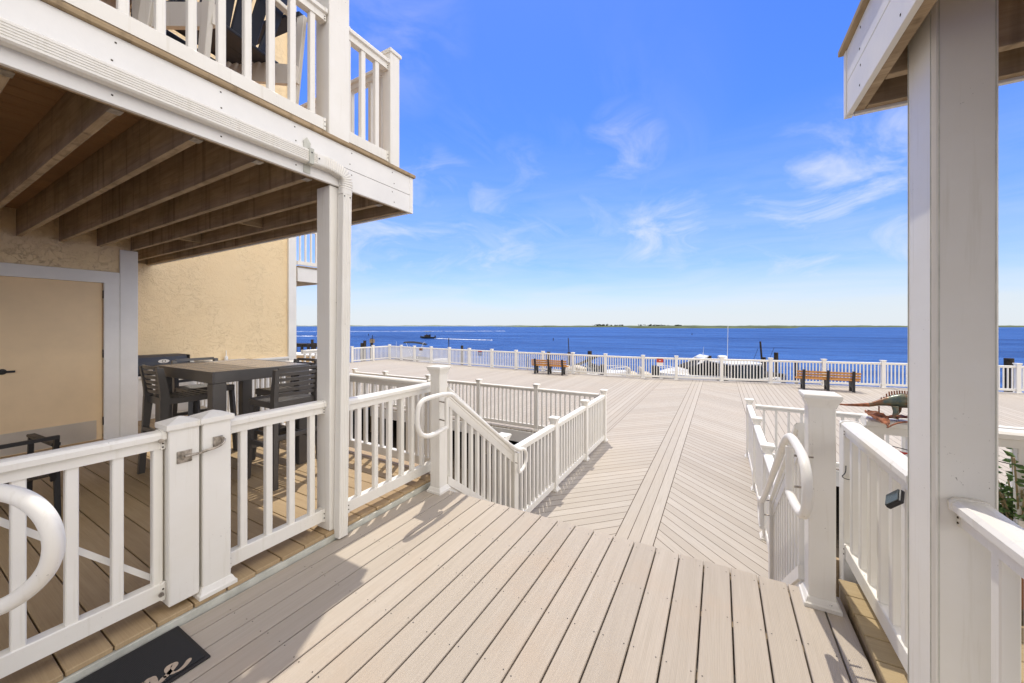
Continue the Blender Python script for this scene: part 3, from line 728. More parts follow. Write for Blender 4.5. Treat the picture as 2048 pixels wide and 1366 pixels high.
gp = thing('railing', 'short white patio railing between the gate and the left pillar', 'railing', (XR, 1.3, ZP), group='white vinyl railings around the decks')
GR = 'white vinyl railings around the decks'
post(gp, XR + .005, .972, ZP, 1.035, .13, cap='pyramid', base=True)
ts = [onX(p, 0, XR).y for p in (485, 536, 581.5, 622)]
rails(gp, (XR, 1.037), (XR, 1.634), .974, .974, .207, .207, ys=[(y - 1.037) / .597 for y in ts])
g = MB(); g.box(XR + .070, XR + .078, .95, .995, .845, .90, .002)
g.tube(smooth([(XR + .085, .90, .84), (XR + .10, .95, .845), (XR + .10, .99, .86), (XR + .085, 1.0, .88)], 2), .006, 8); g.tube([(XR + .076, .985, .89), (XR + .105, .985, .89)], .007, 8)
g.tube([(XR + .082, .885, .832), (XR + .09, .96, .845)], .005, 8)
part('latch_hook', g, M['steel'], gp)
g2 = thing('railing', 'white patio railing between the left pillar and the stair newel', 'railing', (XR, 2.3, ZP), group=GR)
ts = [onX(p, 0, -2.43).y + .01 for p in (714, 748, 776, 801, 822, 842)]
rails(g2, (-2.43, 1.784), (-2.43, 2.75), .960, .960, .200, .200, ys=[(y - 1.784) / .966 for y in ts])
post(g2, -2.43, 2.80, -.2, 1.0, .1, cap='pyramid', base=False)
g3 = thing('railing', 'white railing at the far end of the left patio behind the bar table', 'railing', (-5, 2.8, ZP), group=GR)
rails(g3, (-2.48, 2.80), (-4.8, 2.80), .955, .955, .2, .2, sp=.128)
post(g3, -4.85, 2.80, -.2, 1.05, .1, cap='flare', base=False)
rails(g3, (-4.9, 2.80), (-7.60, 2.80), .955, .955, .2, .2, sp=.128)
g.box
# stair newels and stair rails
nl = thing('newel_post', 'capped white newel post at the top of the stairs on the left', 'post', (-2.235, 2.615, 0), group='stair newel posts')
post(nl, -2.235, 2.615, 0, 1.14, .11, M['vinyl_dirty'], name='shaft')
nrp = thing('newel_post', 'capped white newel post with grey scuffs at the top of the stairs on the right', 'post', (.473, 2.577, 0), group='stair newel posts')
post(nrp, .473, 2.577, 0, 1.14, .115, M['vinyl_dirty'], name='shaft')
def stairrail(x, lab, xb):
    t = thing('stair_railing', lab, 'railing', (x, 3.3, -.5), group='sloping stair railings')
    m = M['vinyl_dirty']
    rails(t, (x, 2.672), (x, 3.90), .945, .03, .125, -.79, m=m, sp=.112, sc=1.0, brk=False)
    part('rail_board', MB().prism([(-.021, -.175), (.021, -.175), (.021, -.0885), (-.021, -.0885)], (x, 2.672, .945), (x, 3.90, .03)), m, t)
    part('post', MB().box(x - .045, x + .045, 3.90, 3.99, ZB, .0, .004), m, t)
    post(t, xb, 3.86, ZB, .19, .1, m, cap='flare', base=False)
    part('stringer', MB().beam((x, 2.69, .02), (x, 3.92, -.90), .03, .14), M['paint'], t)
    return t
stairrail(-2.20, 'white sloping stair railing going down from the left newel', -2.29)
stairrail(.42, 'white sloping stair railing going down from the right newel', .51)
def handrail(x, sx, lab, upper, lower):
    t = thing('handrail', lab, 'handrail', (x, 3.2, .4), group='white tube handrails')
    r = .0195; P3 = lambda a: [Vector((x, y, z)) for y, z in a]
    up_ = smooth(P3(upper), 3); lo_ = smooth(P3(lower), 3)
    pts = list(reversed(up_)) + lo_
    part('tube', MB().tube(pts, r, 14), V, t)
    part('end_bar', MB().tube([Vector((x, upper[-1][0], upper[-1][1] - .01)), Vector((x, upper[-1][0], upper[0][1] if len(upper) > 99 else .875))], r * .95, 12), V, t)
    for z in (.67, .83): part('bracket', MB().tube([Vector((x, upper[-1][0], z)), Vector((x - sx * .10, upper[-1][0] + .02, z))], .006, 8), M['steel'], t)
    for z in (-.15, -.02): part('bracket', MB().tube([Vector((x, 3.90, z)), Vector((x - sx * .11, 3.92, z))], .006, 8), M['steel'], t)
    part('end_bar', MB().tube([Vector((x, 3.86, -.235)), Vector((x, 3.86, .0))], r * .95, 12), V, t)
    return t
handrail(-2.075, 1, 'white tube handrail with a rounded end loop on the left stair railing',
         [(2.66, .845), (2.60, .895), (2.52, .91), (2.33, .915), (2.20, .90), (2.165, .80), (2.18, .66), (2.27, .60), (2.40, .60), (2.53, .618)],
         [(2.70, .815), (3.80, .035), (3.98, .02), (4.06, -.06), (4.05, -.16), (3.98, -.22), (3.86, -.238)])
handrail(.315, -1, 'white tube handrail with a rounded end loop on the right stair railing',
         [(2.60, .82), (2.46, .90), (2.33, .94), (2.15, .94), (2.00, .93), (1.93, .86), (1.93, .75), (2.02, .67), (2.2, .64), (2.38, .635)],
         [(2.66, .775), (3.80, -.01), (3.96, -.03), (4.03, -.09), (4.03, -.16), (3.96, -.22), (3.84, -.238)])
# near-left handrail, its end loop only a metre from the camera
nhr = thing('handrail', 'thick white tube handrail loop cut off by the left picture edge', 'handrail', (-1.9, .1, .7), group='white tube handrails')
DD = 1.16
lp = [(-190, 985), (-60, 983), (10, 984), (58, 1000), (95, 1035), (111, 1085), (98, 1140), (50, 1188), (0, 1216), (-60, 1235), (-150, 1240), (-190, 1238)]
pts = smooth([atd(px, py, DD) for px, py in lp], 3)
part('tube', MB().tube(pts, .0245, 20), V, nhr)
a_, b_ = atd(-190, 960, DD), atd(-190, 1420, DD); part('end_bar', MB().tube([a_ + Vector((0, 0, .05)), Vector((a_.x, a_.y, .0))], .0245, 14), V, nhr)
# boardwalk railings
def brail(name_lab, pts, zt=0.0, zb=-.895, sp=.125, first=False, cap_h=.10, m=None, skipfirst=False):
    t = thing('railing', name_lab, 'railing', (pts[0][0], pts[0][1], ZB), group=GR); m = m or V
    for i, (x, y) in enumerate(pts):
        if i == 0 and skipfirst: continue
        post(t, x, y, ZB, ZB + 1.13, .1, m, rz=math.atan2(pts[-1][1] - pts[0][1], pts[-1][0] - pts[0][0]))
    for (a, b) in zip(pts, pts[1:]):
        a, b = Vector((*a, 0)), Vector((*b, 0)); u = (b - a).normalized() * .05
        rails(t, (a + u).xy, (b - u).xy, zt, zt, zb, zb, m=m, sp=sp, pad=.04, brk=False)
    return t
brail('white boardwalk railing at the foot of the stairs on the left of the walkway', [(-2.23, 3.94), (-2.23, 5.30), (-2.23, 6.79), (-2.23, 8.10)], skipfirst=True)
xs = [onY(p, 0, 8.10).x for p in (1073, 958, 857, 771)]
brail('white boardwalk railing crossing behind the left stair newel', [(-2.28, 8.10)] + [(x, 8.10) for x in xs] + [(-10.5, 8.10)], skipfirst=True)
brail('white boardwalk railing at the foot of the stairs on the right of the walkway', [(.49, 3.94), (.49, 5.33), (.49, 6.80), (.49, 8.45)], skipfirst=True)
brail('white boardwalk railing crossing behind the right stair newel', [(.54, 8.45), (3.0, 8.45), (5.4, 8.45), (7.8, 8.45), (10.2, 8.45), (12.6, 8.45)], skipfirst=True, sp=.2)
# right patio railings
r1 = thing('railing', 'white patio railing between the right newel and the right pillar', 'railing', (.68, 2.4, ZP), group=GR)
m = M['vinyl_dirty']
post(r1, .70, 2.975, -.2, .93, .1, m, cap=None, base=False)
ts = [onX(p, 0, .655).y - .005 for p in (1699, 1716, 1734, 1753, 1777, 1802)]
rails(r1, (.68, 1.997), (.68, 2.924), .930, .930, .19, .19, m=m, ys=[(y - 1.997) / .927 for y in ts if 2.0 < y < 2.92], sc=1.05, bw=.021)
r2 = thing('railing', 'white patio railing in the bottom right corner in front of the pillar', 'railing', (.71, 1.2, ZP), group=GR)
ys = [1.62 - .135 * k for k in range(16)]
rails(r2, (.715, -.8), (.715, 1.798), .930, .930, .19, .19, m=m, ys=[(y + .8) / 2.598 for y in ys if y > -.75], sc=1.05, bw=.021)
r3 = thing('railing', 'white railing at the far end of the right patio under the metal lizard', 'railing', (2, 2.975, ZP), group=GR)
rails(r3, (.752, 2.975), (3.2, 2.975), .955, .955, .19, .19, m=m, sp=.135, sc=1.2)
post(r3, 3.25, 2.975, -.2, 1.05, .1, m, cap='pyramid', base=False)
# ------------------------------------------------------------------ bay-side fence
ff = thing('fence', 'long white baluster fence along the far edge of the boardwalk', 'fence', (0, 19.5, ZB))
bl_ = []
pb = post(ff, FP[0][0], FP[0][1], ZB, ZB + 1.13, .13, cap='flare', base=False)
for i in range(len(FP) - 1):
    a, b = Vector((*FP[i], 0)), Vector((*FP[i + 1], 0)); u = (b - a).normalized(); L = (b - a).length; rz = math.atan2(u.y, u.x)
    post(ff, b.x, b.y, ZB, ZB + 1.13, .13, cap='flare', base=True, rz=rz)
    part('top_rail', MB().prism(TOPP, a + u * .066 + Vector((0, 0, 0)), b - u * .066), V, ff)
    part('bottom_rail', MB().prism(BOTP, a + u * .066 + Vector((0, 0, -.875)), b - u * .066 + Vector((0, 0, -.875))), V, ff)
    n = max(3, round((L - .13) / .125))
    for k in range(n): bl_.append((a + u * (.09 + (L - .18) * (k + .5) / n), rz))
bl_.sort(key=lambda e: -e[0].y * CO + e[0].x * SI * 1.0, reverse=True)
bl_.sort(key=lambda e: (-e[0].x * SI + e[0].y * CO))
for p, rz in bl_[:100]: baluster((p.x, p.y, -.88), .88 - .088 + .006, ff, V, rz)
g = MB()
for p, rz in bl_[100:]: g.box(-.019, .019, -.019, .019, -.88, -.082, 0, Matrix.Translation((p.x, p.y, 0)) @ Matrix.Rotation(rz, 4, 'Z'))
tag(part('balusters', g, V, ff), kind='stuff')

# ================================================================== patio furniture
tb = thing('bar_table', 'square dark bar table with slatted top on the left patio', 'table', (-4.425, 1.94, ZP))
tx0, tx1, ty0, ty1, tz = -5.05, -3.80, 1.51, 2.37, 1.10
g = MB(); n = 9
for i in range(n):
    y = ty0 + .012 + (ty1 - ty0 - .024) * i / n; g.box(tx0 + .05, tx1 - .05, y + .0015, y + (ty1 - ty0 - .024) / n - .0015, tz - .028, tz - .002, .002)
part('tabletop', g, M['tabletop'], tb)
g = MB()
g.box(tx0, tx1, ty0, ty0 + .011, tz - .10, tz, .003); g.box(tx0, tx1, ty1 - .011, ty1, tz - .10, tz, .003)
g.box(tx0, tx0 + .049, ty0 + .0115, ty1 - .0115, tz - .10, tz, .003); g.box(tx1 - .049, tx1, ty0 + .0115, ty1 - .0115, tz - .10, tz, .003)
part('apron', g, M['resin'], tb)
for x in (tx0 + .055, tx1 - .055):
    for y in (ty0 + .055, ty1 - .055): part('leg', MB().box(x - .052, x + .052, y - .052, y + .052, ZP, tz - .101, .004), M['resin'], tb)
for y in (ty0 + .055, ty1 - .055): part('foot_rail', MB().box(tx0 + .108, tx1 - .108, y - .02, y + .02, .30, .40, .004), M['resin'], tb)
def make_stool(lab):
    t = thing('bar_stool', lab, 'bar stool', (0, 0, ZP), 0, 'bar stools around the dark table')
    m = M['resin']
    for s in (-1, 1):
        part('leg', MB().prism([(-.021, -.019), (.021, -.019), (.021, .019), (-.021, .019)], (s * .215, .225, 0), (s * .185, .18, .735), False), m, t, True)
        st = smooth([(s * .215, -.245, 0), (s * .195, -.20, .70), (s * .193, -.195, .80), (s * .196, -.235, 1.05)], 2)
        g = MB(); rings = []
        for p in st:
            w2 = .019; d2 = .024 + .010 * max(0, 1 - abs(p.z - .74) / .3)
            rings.append([p + Vector((a * w2, b * d2, 0)) for a, b in ((-1, -1), (1, -1), (1, 1), (-1, 1))])
        g.loft(rings); part('leg', g, m, t, True)
    g = MB()
    for i in range(8):
        y = -.175 + i * .049; g.box(-.20, .20, y, y + .036, .745 - .006 * math.sin(math.pi * i / 7), .765 - .012 * math.sin(math.pi * i / 7), .004)
    part('seat', g, m, t, True)
    g = MB(); g.box(-.207, .207, .19, .212, .70, .762, .004); g.box(-.207, -.187, -.18, .19, .70, .755, .003); g.box(.187, .207, -.18, .19, .70, .755, .003); g.box(-.19, .19, -.20, -.18, .69, .76, .003)
    part('seat_frame', g, m, t, True)
    for i in range(6):
        z = .80 + i * .047; off = -.20 - (z - .8) * .15
        rings = []
        for k in range(9):
            x = -.18 + .36 * k / 8; yy = off - .022 * (1 - (x / .18) ** 2)
            rings.append([(x, yy - .008, z), (x, yy + .008, z), (x, yy + .008 - .004, z + .029), (x, yy - .008 - .004, z + .029)])
        part('slat', MB().loft(rings), m, t, True)
    for y, z in ((.21, .28), (-.225, .42)):
        part('footrest', MB().box(-.20, .20, y - .015, y + .015, z, z + .04, .003), m, t, True)
    for s in (-1, 1): part('stretcher', MB().beam((s * .203, .21, .36), (s * .205, -.22, .36), .022, .04), m, t, True)
    return t
st0 = make_stool('charcoal bar stool with its slatted back to the walkway at the table')
st0.location = (-3.66, 2.03, ZP); st0.rotation_euler.z = R(90)
for x, y, rz, lab in ((-4.72, 1.62, 0, 'charcoal bar stool nearest the tan door, seen side on at the table'),
                      (-5.12, 1.96, -90, 'charcoal bar stool at the left side of the table in front of the grill'),
                      (-4.18, 2.34, 180, 'charcoal bar stool whose back just shows over the far table edge')):
    c = copy_tree(st0); c.location = (x, y, ZP); c.rotation_euler.z = R(rz); c['label'] = lab
# grill on the counter
gr = thing('grill', 'small dark blue tabletop gas grill on the white counter', 'grill', (-7.87, 2.42, .735))
def grl(y0, y1, prof):
    return MB().loft([[(-7.87 + x, y0, .735 + z) for x, z in prof], [(-7.87 + x, y1, .735 + z) for x, z in prof]])
part('body', grl(2.06, 2.72, [(-.2, .02), (.19, .02), (.215, .06), (.21, .12), (-.2, .12)]), M['navy'], gr)
part('lid', grl(2.07, 2.71, [(-.2, .121), (.215, .121), (.205, .21), (.16, .275), (.08, .30), (-.2, .30)]), M['navy'], gr)
for y in (2.055, 2.725): part('end_cap', MB().box(-8.07, -7.665, y - .012, y + .012, .745, 1.03, .02), M['black'], gr)
part('handle', MB().tube([(-7.63, 2.2, .875), (-7.63, 2.58, .875)], .010, 8), M['black'], gr)
g = MB(); g.add([(-7.657, 2.40 + .07 * math.cos(a), .945 + .030 * math.sin(a)) for a in [i * math.pi / 8 for i in range(16)]] , [tuple(range(16))])
part('badge', g, M['paint'], gr)
part('badge_ring', MB().tube([(-7.654, 2.40 + .022 * math.cos(a), .945 + .018 * math.sin(a)) for a in [i * math.pi / 8 for i in range(16)]], .003, 6, True), M['black'], gr)
part('control_panel', MB().box(-7.656, -7.650, 2.12, 2.27, .775, .83, .002), M['steel'], gr)
for y in (2.15, 2.19, 2.24): part('knob', MB().tube([(-7.65, y, .80), (-7.63, y, .80)], .013, 10), M['black'], gr)
for y in (2.15, 2.62): part('foot', MB().box(-8.0, -7.72, y - .02, y + .02, .7355, .756), M['black'], gr)
bw = thing('bowl', 'small white bowl on the wall ledge beside the grill', 'bowl', (-8.14, 2.95, .84))
pr = [(.03, 0), (.035, .004), (.075, .045), (.085, .075), (.080, .075), (.07, .047), (.03, .012)]
part('body', MB().loft([[(-8.14 + r_ * .6 * math.cos(a), 2.95 + r_ * math.sin(a), .84 + z) for a in [i * math.pi / 8 for i in range(16)]] for r_, z in pr]), M['gel'], bw)
pm = thing('bottle', 'slim white pump bottle standing on the wall ledge', 'bottle', (-8.14, 3.45, .84))
part('body', MB().tube([(-8.14, 3.45, .84), (-8.14, 3.45, .92), (-8.14, 3.45, .94), (-8.14, 3.45, 1.04)], [.03, .028, .008, .006], 12), M['gel'], pm)
tr_ = thing('tray', 'flat white tray on the wall ledge beside the pump bottle', 'tray', (-8.14, 3.62, .84))
part('body', MB().box(-8.19, -8.09, 3.50, 3.76, .841, .862, .004), M['gel'], tr_)
# low outdoor chair behind the gate
oc = thing('patio_chair', 'low black metal patio chair with woven seat behind the gate', 'chair', (-4.55, .42, ZP), R(4))
b = M['black']
fr_ = lambda pts, r=.014: MB().tube(smooth(pts, 2), r, 8)
for s in (-1, 1):
    part('side_frame', MB().beam((.30, s * .30, 0), (.26, s * .30, .56), .03, .03, .003).beam((.27, s * .30, .56), (-.28, s * .30, .56), .045, .022, .003).beam((-.27, s * .30, .56), (-.33, s * .30, 0), .03, .03, .003), b, oc, True)
part('back_frame', MB().beam((.28, -.28, .30), (.36, -.28, .63), .025, .025).beam((.28, .28, .30), (.36, .28, .63), .025, .025).beam((.36, -.292, .63), (.36, .292, .63), .025, .025), b, oc, True)
part('seat', MB().box(-.27, .27, -.27, .27, .33, .352, .008), M['wicker'], oc, True)
part('seat_frame', MB().box(-.29, .29, -.285, -.271, .325, .355).box(-.29, .29, .271, .285, .325, .355), b, oc, True)
# adirondack chairs on the balcony
def adirondack(lab, x, y, rz, up_=.36):
    t = thing('adirondack_chair', lab, 'chair', (x, y, 2.826), rz, 'adirondack chairs on the left balcony'); wv = M['vinyl']; nv = M['navy']
    for s in (-1, 1):
        X_ = s * .27
        part('side_board', MB().loft([[(X_ + e, yy, zz) for e in (-.016, .016) for yy, zz in ()] or [(X_ - .016, yy, z1 + up_), (X_ + .016, yy, z1 + up_), (X_ + .016, yy, z2 + up_), (X_ - .016, yy, z2 + up_)] for yy, z1, z2 in ((.36, .24, .33), (.33, .21, .37), (.1, .17, .32), (-.3, .06, .2), (-.40, .05, .17))]), wv, t, True)
        part('front_leg', MB().box(X_ + s * .018 - .018, X_ + s * .018 + .018, .22, .33, 0, .53 + up_, .006), wv, t, True)
        part('armrest', MB().loft([[(X_ + s * .03 - w_, yy, .532 + up_), (X_ + s * .03 + w_, yy, .532 + up_), (X_ + s * .03 + w_, yy, .556 + up_), (X_ + s * .03 - w_, yy, .556 + up_)] for yy, w_ in ((.40, .04), (.36, .065), (.1, .07), (-.3, .05), (-.42, .035))]), nv, t, True)
        part('back_leg', MB().beam((s * .29, -.30, 0), (s * .29, -.42, .535 + up_), .03, .07, .004), wv, t, True)
        part('arm_bracket', MB().box(X_ + s * .04 - .01, X_ + s * .04 + .01, .14, .21, .40 + up_, .53 + up_, .004), wv, t, True)
    for i in range(7):
        yy = .30 - i * .078; zz = up_ + .372 - .13 * (i / 6) ** 1.0 - .01 * math.sin(i)
        part('seat_slat', MB().beam((-.285, yy, zz), (.285, yy, zz), .066, .022, .005, 0), nv, t, True)
    part('front_slat', MB().box(-.285, .285, .362, .384, .26 + up_, .36 + up_, .005), nv, t, True)
    for i in range(5):
        k = i - 2; x0 = k * .088; x1 = k * .125; L = .80 - .05 * abs(k) ** 1.5
        a = Vector((x0, -.17, .25 + up_)); bb = Vector((x1, -.17 - L * .36, .25 + up_ + L * .93))
        part('back_slat', MB().beam(a, bb, .020, .080 + 0 * k, .006, R(90)), nv, t, True)
    part('back_rail', MB().beam((-.28, -.355, .54 + up_), (.28, -.355, .54 + up_), .05, .03, .004), wv, t, True)
    part('back_rail', MB().beam((-.25, -.455, .80 + up_), (.25, -.455, .80 + up_), .025, .06, .004), wv, t, True)
    return t
adirondack('navy and white adirondack chair against the balcony railing near the pillar', -2.98, 1.22, R(100))
adirondack('navy and white adirondack chair further left on the balcony, mostly cut off', -3.3, .45, R(120))
# door mat
mt = thing('doormat', 'black rubber welcome mat in front of the gate', 'doormat', (-2.18, .41, 0))
part('base', MB().box(-2.352, -2.008, .03, .792, .001, .009, .002), M['matedge'], mt)
part('pad', MB().box(-2.335, -2.025, .047, .775, .0095, .0125, .001), M['mat'], mt)
g = MB(); bz = .0135
def stroke(pts, w0=.011, w1=None):
    """calligraphic ribbon in mat coordinates: s along +Y, t up towards the gate"""
    pp_ = smooth([(s_, t_, 0) for s_, t_ in pts], 3); n = len(pp_); L_, R_ = [], []
    for i, p in enumerate(pp_):
        d = (pp_[min(i + 1, n - 1)] - pp_[max(i - 1, 0)]).normalized(); ang = abs(math.sin(math.atan2(d.y, d.x) + .35))
        w_ = (w0 * (.45 + .75 * ang)) * (min(1, (i + 1) / 5)) * (min(1, (n - i) / 7)) / 2 + .0008; nn = Vector((-d.y, d.x, 0)) * w_
        L_.append(p + nn); R_.append(p - nn)
    tr2 = lambda p: (TX - p.y, TY + p.x, bz)
    vs = [tr2(p) for p in L_] + [tr2(p) for p in R_]
    g.add(vs, [(i, i + 1, n + i + 1, n + i) for i in range(n - 1)])
TX, TY = -2.036, .735
k = .062
def glyph(x0, strokes, w0=.0115):
    for st in strokes: stroke([(x0 + a * k, b * k) for a, b in st], w0)
glyph(-.058, [[(-.55, .15), (-.1, .45), (.28, .78), (.22, 1.05), (-.12, 1.02), (-.25, .6), (-.15, .1), (.2, -.02), (.6, .12), (1.0, .52)]], .016)
glyph(-.185, [[(-.2, .75), (.08, 1.0), (.12, .6), (-.05, 0)], [(.0, .3), (.35, .95), (.6, .95), (.52, .5), (.42, 0)], [(.45, .3), (.85, .95), (1.12, .95), (1.08, .5), (1.0, .1), (1.2, -.02), (1.6, .3)]], .017)
glyph(-.27, [[(.4, .98), (.05, .7), (.05, .2), (.4, 0), (.7, .3), (.65, .8), (.35, 1.0)]], .016)
glyph(-.335, [[(.55, .85), (.3, 1.0), (.0, .6), (.1, .1), (.45, 0), (.8, .25)]], .016)
glyph(-.385, [[(.1, .3), (.5, 1.4), (.55, 1.9), (.3, 1.8), (.15, .8), (.25, .1), (.6, .1)]], .014)
glyph(-.435, [[(-.2, .3), (.3, .7), (.3, 1.0), (.05, .9), (0, .3), (.25, 0), (.6, .25)]], .015)
glyph(-.56, [[(-.3, 1.7), (.0, 1.9), (.1, 1.0), (.2, 0), (.6, 1.3), (.8, 0), (1.2, 1.2), (1.3, 1.9)]], .017)
part('lettering', g, M['letter'], mt)

# ================================================================== right patio things
lz = thing('lizard_sculpture', 'painted metal lizard standing on rusty leaves on the right railing', 'sculpture', onY(1790, 0, 2.975).xy.to_3d() + Vector((0, 0, .957)))
def ly(px, py, dy=0.0):                                      # point in the railing plane seen at that place of the photo
    return onY(px, py, 2.965 + dy)
body = [(1672, 808, .0035), (1690, 809.5, .006), (1715, 810, .009), (1738, 809.5, .012), (1755, 806, .016), (1772, 803, .026), (1788, 802, .036), (1803, 801, .042), (1820, 802, .041), (1838, 803, .030), (1852, 797, .022), (1866, 788, .024), (1882, 790, .018), (1896, 795, .007)]
rg = []
cs = [ly(a, b_) for a, b_, _ in body]
for i, (a, b_, r_) in enumerate(body):
    t_ = (cs[min(i + 1, len(cs) - 1)] - cs[max(0, i - 1)]).normalized(); n1 = Vector((0, 1, 0)); n2 = t_.cross(n1).normalized()
    rg.append([cs[i] + n1 * (r_ * .8 * math.cos(q)) + n2 * (r_ * math.sin(q)) for q in [2 * math.pi * j / 14 for j in range(14)]])
bm_ = MB().loft(rg[3:]); bm_.sm = True; part('body', bm_, M['liz'], lz)
bm_ = MB().loft(rg[:4]); bm_.sm = True; part('tail', bm_, M['rust'], lz)
g = MB()
for i in range(15):
    px = 1764 + i * 5.2; top = 795 - 8 * math.sin(math.pi * (i + 1.5) / 17) + (3 if i < 3 else 0)
    a = ly(px, top + 12); c_ = ly(px - 1.5, top - (6 if i > 1 else 1)); g.beam(a, c_, .0035, .006)
part('spikes', g, M['rust'], lz)
for px, p2, dy in ((1790, 1786, -.028), (1822, 1826, -.028), (1797, 1793, .03), (1830, 1833, .03)):
    a = ly(px, 812, dy); c_ = Vector((ly(p2, 826, dy).x, 2.965 + dy * 1.3, .972)); part('leg', MB().tube([a, a.lerp(c_, .5) + Vector((.006, 0, 0)), c_, c_ + Vector((.02, 0, -.002))], [.016, .012, .008, .006], 8), M['liz'], lz)
def leaf(a, b_, wd, lift):
    a, b_ = Vector(a), Vector(b_); g = MB(); d = b_ - a; s_ = Vector((-d.y, d.x, 0)).normalized(); rows = []
    for i in range(11):
        t_ = i / 10; w_ = wd * math.sin(math.pi * min(1, t_ * .97 + .02)) ** .7; p = a + d * t_ + Vector((0, 0, lift * math.sin(math.pi * t_)))
        rp_ = .006 * (i % 2)
        rows.append([p - s_ * w_ + Vector((0, 0, .012 - rp_)), p - s_ * w_ * .5 + Vector((0, 0, .004 + rp_)), p + Vector((0, 0, -.003)), p + s_ * w_ * .5 + Vector((0, 0, .004 + rp_)), p + s_ * w_ + Vector((0, 0, .012 - rp_))])
    vs = [q for r_ in rows for q in r_]
    return g.add(vs, [(i * 5 + j, i * 5 + j + 1, i * 5 + 6 + j, i * 5 + 5 + j) for i in range(10) for j in range(4)])
q0 = ly(1745, 836); xq = q0.x
part('leaf', leaf((xq - .02, 2.99, .985), (xq + .04, 2.87, .93), .05, .015), M['rust'], lz)
part('leaf', leaf((xq + .05, 2.96, .962), (xq + .24, 2.94, .966), .04, .01), M['rust'], lz)
part('leaf', leaf((xq + .18, 2.99, .962), (xq + .38, 2.97, .97), .04, .012), M['rust'], lz)
part('stem', MB().tube(smooth([(xq + .035, 2.868, .925), (xq + .09, 2.89, .958), (xq + .18, 2.93, .962), (xq + .35, 2.955, .963)], 3), .0045, 8), M['rust'], lz)
part('stem', MB().tube([ly(1758, 812), (ly(1758, 812).x, 2.965, .962)], .0035, 8), M['rust'], lz)
sl = thing('solar_light', 'small black solar light clipped to the right patio railing', 'solar light', (.615, 2.07, .8))
Mx = Matrix.Translation((.615, 2.07, .80)) @ Matrix.Scale(.8, 4) @ Matrix.Rotation(R(28), 4, 'Y') @ Matrix.Rotation(R(38), 4, 'X')
part('panel', MB().box(-.010, -.004, -.034, .034, -.042, .042, .002, Mx), M['glass'], sl)
part('housing', MB().box(-.0035, .018, -.038, .038, -.046, .046, .004, Mx), M['black'], sl)
wc = thing('wire_clip', 'twisted black wire clip on the corner post by the right newel', 'wire clip', (.66, 2.88, .62))
g = MB(); g.tube(smooth([(.66, 2.923, .66), (.655, 2.905, .62), (.63, 2.89, .60), (.66, 2.88, .59), (.70, 2.89, .60), (.69, 2.90, .615)], 3), .0025, 6); g.box(.685, .70, 2.88, 2.90, .588, .605, .002)
part('wire', g, M['black'], wc)
sg = thing('string_lights', 'black wire with red plastic chili lights hung along the right far railing', 'string lights', (1.4, 2.93, .80))
wp = [(.75 + i * .12, 2.925, .80 + .012 * math.sin(i * 2.2) - .008 * i * .2) for i in range(20)]
part('cord', MB().tube(wp, .0025, 6), M['black'], sg)
for i in (1, 5, 9, 13, 17):
    x, y, z = wp[i]
    part('bulb', MB().tube([(x - .002, y - .01, z - .005), (x + .005, y - .016, z - .022), (x + .035, y - .018, z - .028), (x + .06, y - .016, z - .024)], [.004, .008, .008, .002], 8), M['red'], sg)
pl = thing('potted_plant', 'leafy green potted shrub behind the right foreground railing', 'plant', tuple(atd(2040, 1040, 1.95).xy) + (ZP,))
pb_ = pl.location; rp2 = random.Random(11)
part('pot', MB().tube([(pb_.x, pb_.y, ZP), (pb_.x, pb_.y, ZP + .26), (pb_.x, pb_.y, ZP + .30), (pb_.x, pb_.y, ZP + .27)], [.11, .15, .16, .14], 20), M['pot'], pl)
gs, gl = MB(), MB()
for i in range(30):
    an = rp2.uniform(0, 6.28); ln = rp2.uniform(.25, .52); sp2 = rp2.uniform(.05, .20)
    b0 = Vector((pb_.x, pb_.y, ZP + .27)); b1 = b0 + Vector((math.cos(an) * sp2 * .4, math.sin(an) * sp2 * .4, ln * .55)); b2 = b0 + Vector((math.cos(an) * sp2, math.sin(an) * sp2, ln))
    cur = smooth([b0, b1, b2], 2); gs.tube(cur, [.004] * len(cur), 6)
    for j in range(12):
        p = b0.lerp(b1, .5).lerp(b2, j / 11) + Vector((rp2.uniform(-.012, .012),) * 2 + (0,)); a2 = rp2.uniform(0, 6.28); L = rp2.uniform(.035, .065)
        d = Vector((math.cos(a2), math.sin(a2), rp2.uniform(-.3, .6))).normalized(); s_ = d.orthogonal().normalized() * L * .24; up2 = d.cross(s_).normalized() * .006
        gl.add([p, p + d * L * .45 + s_ + up2, p + d * L, p + d * L * .45 - s_ + up2, p + d * L * .5 - up2], [(0, 1, 4), (1, 2, 4), (2, 3, 4), (3, 0, 4)])
part('stems', gs, M['stem'], pl); part('leaves', gl, M['leaf'], pl)

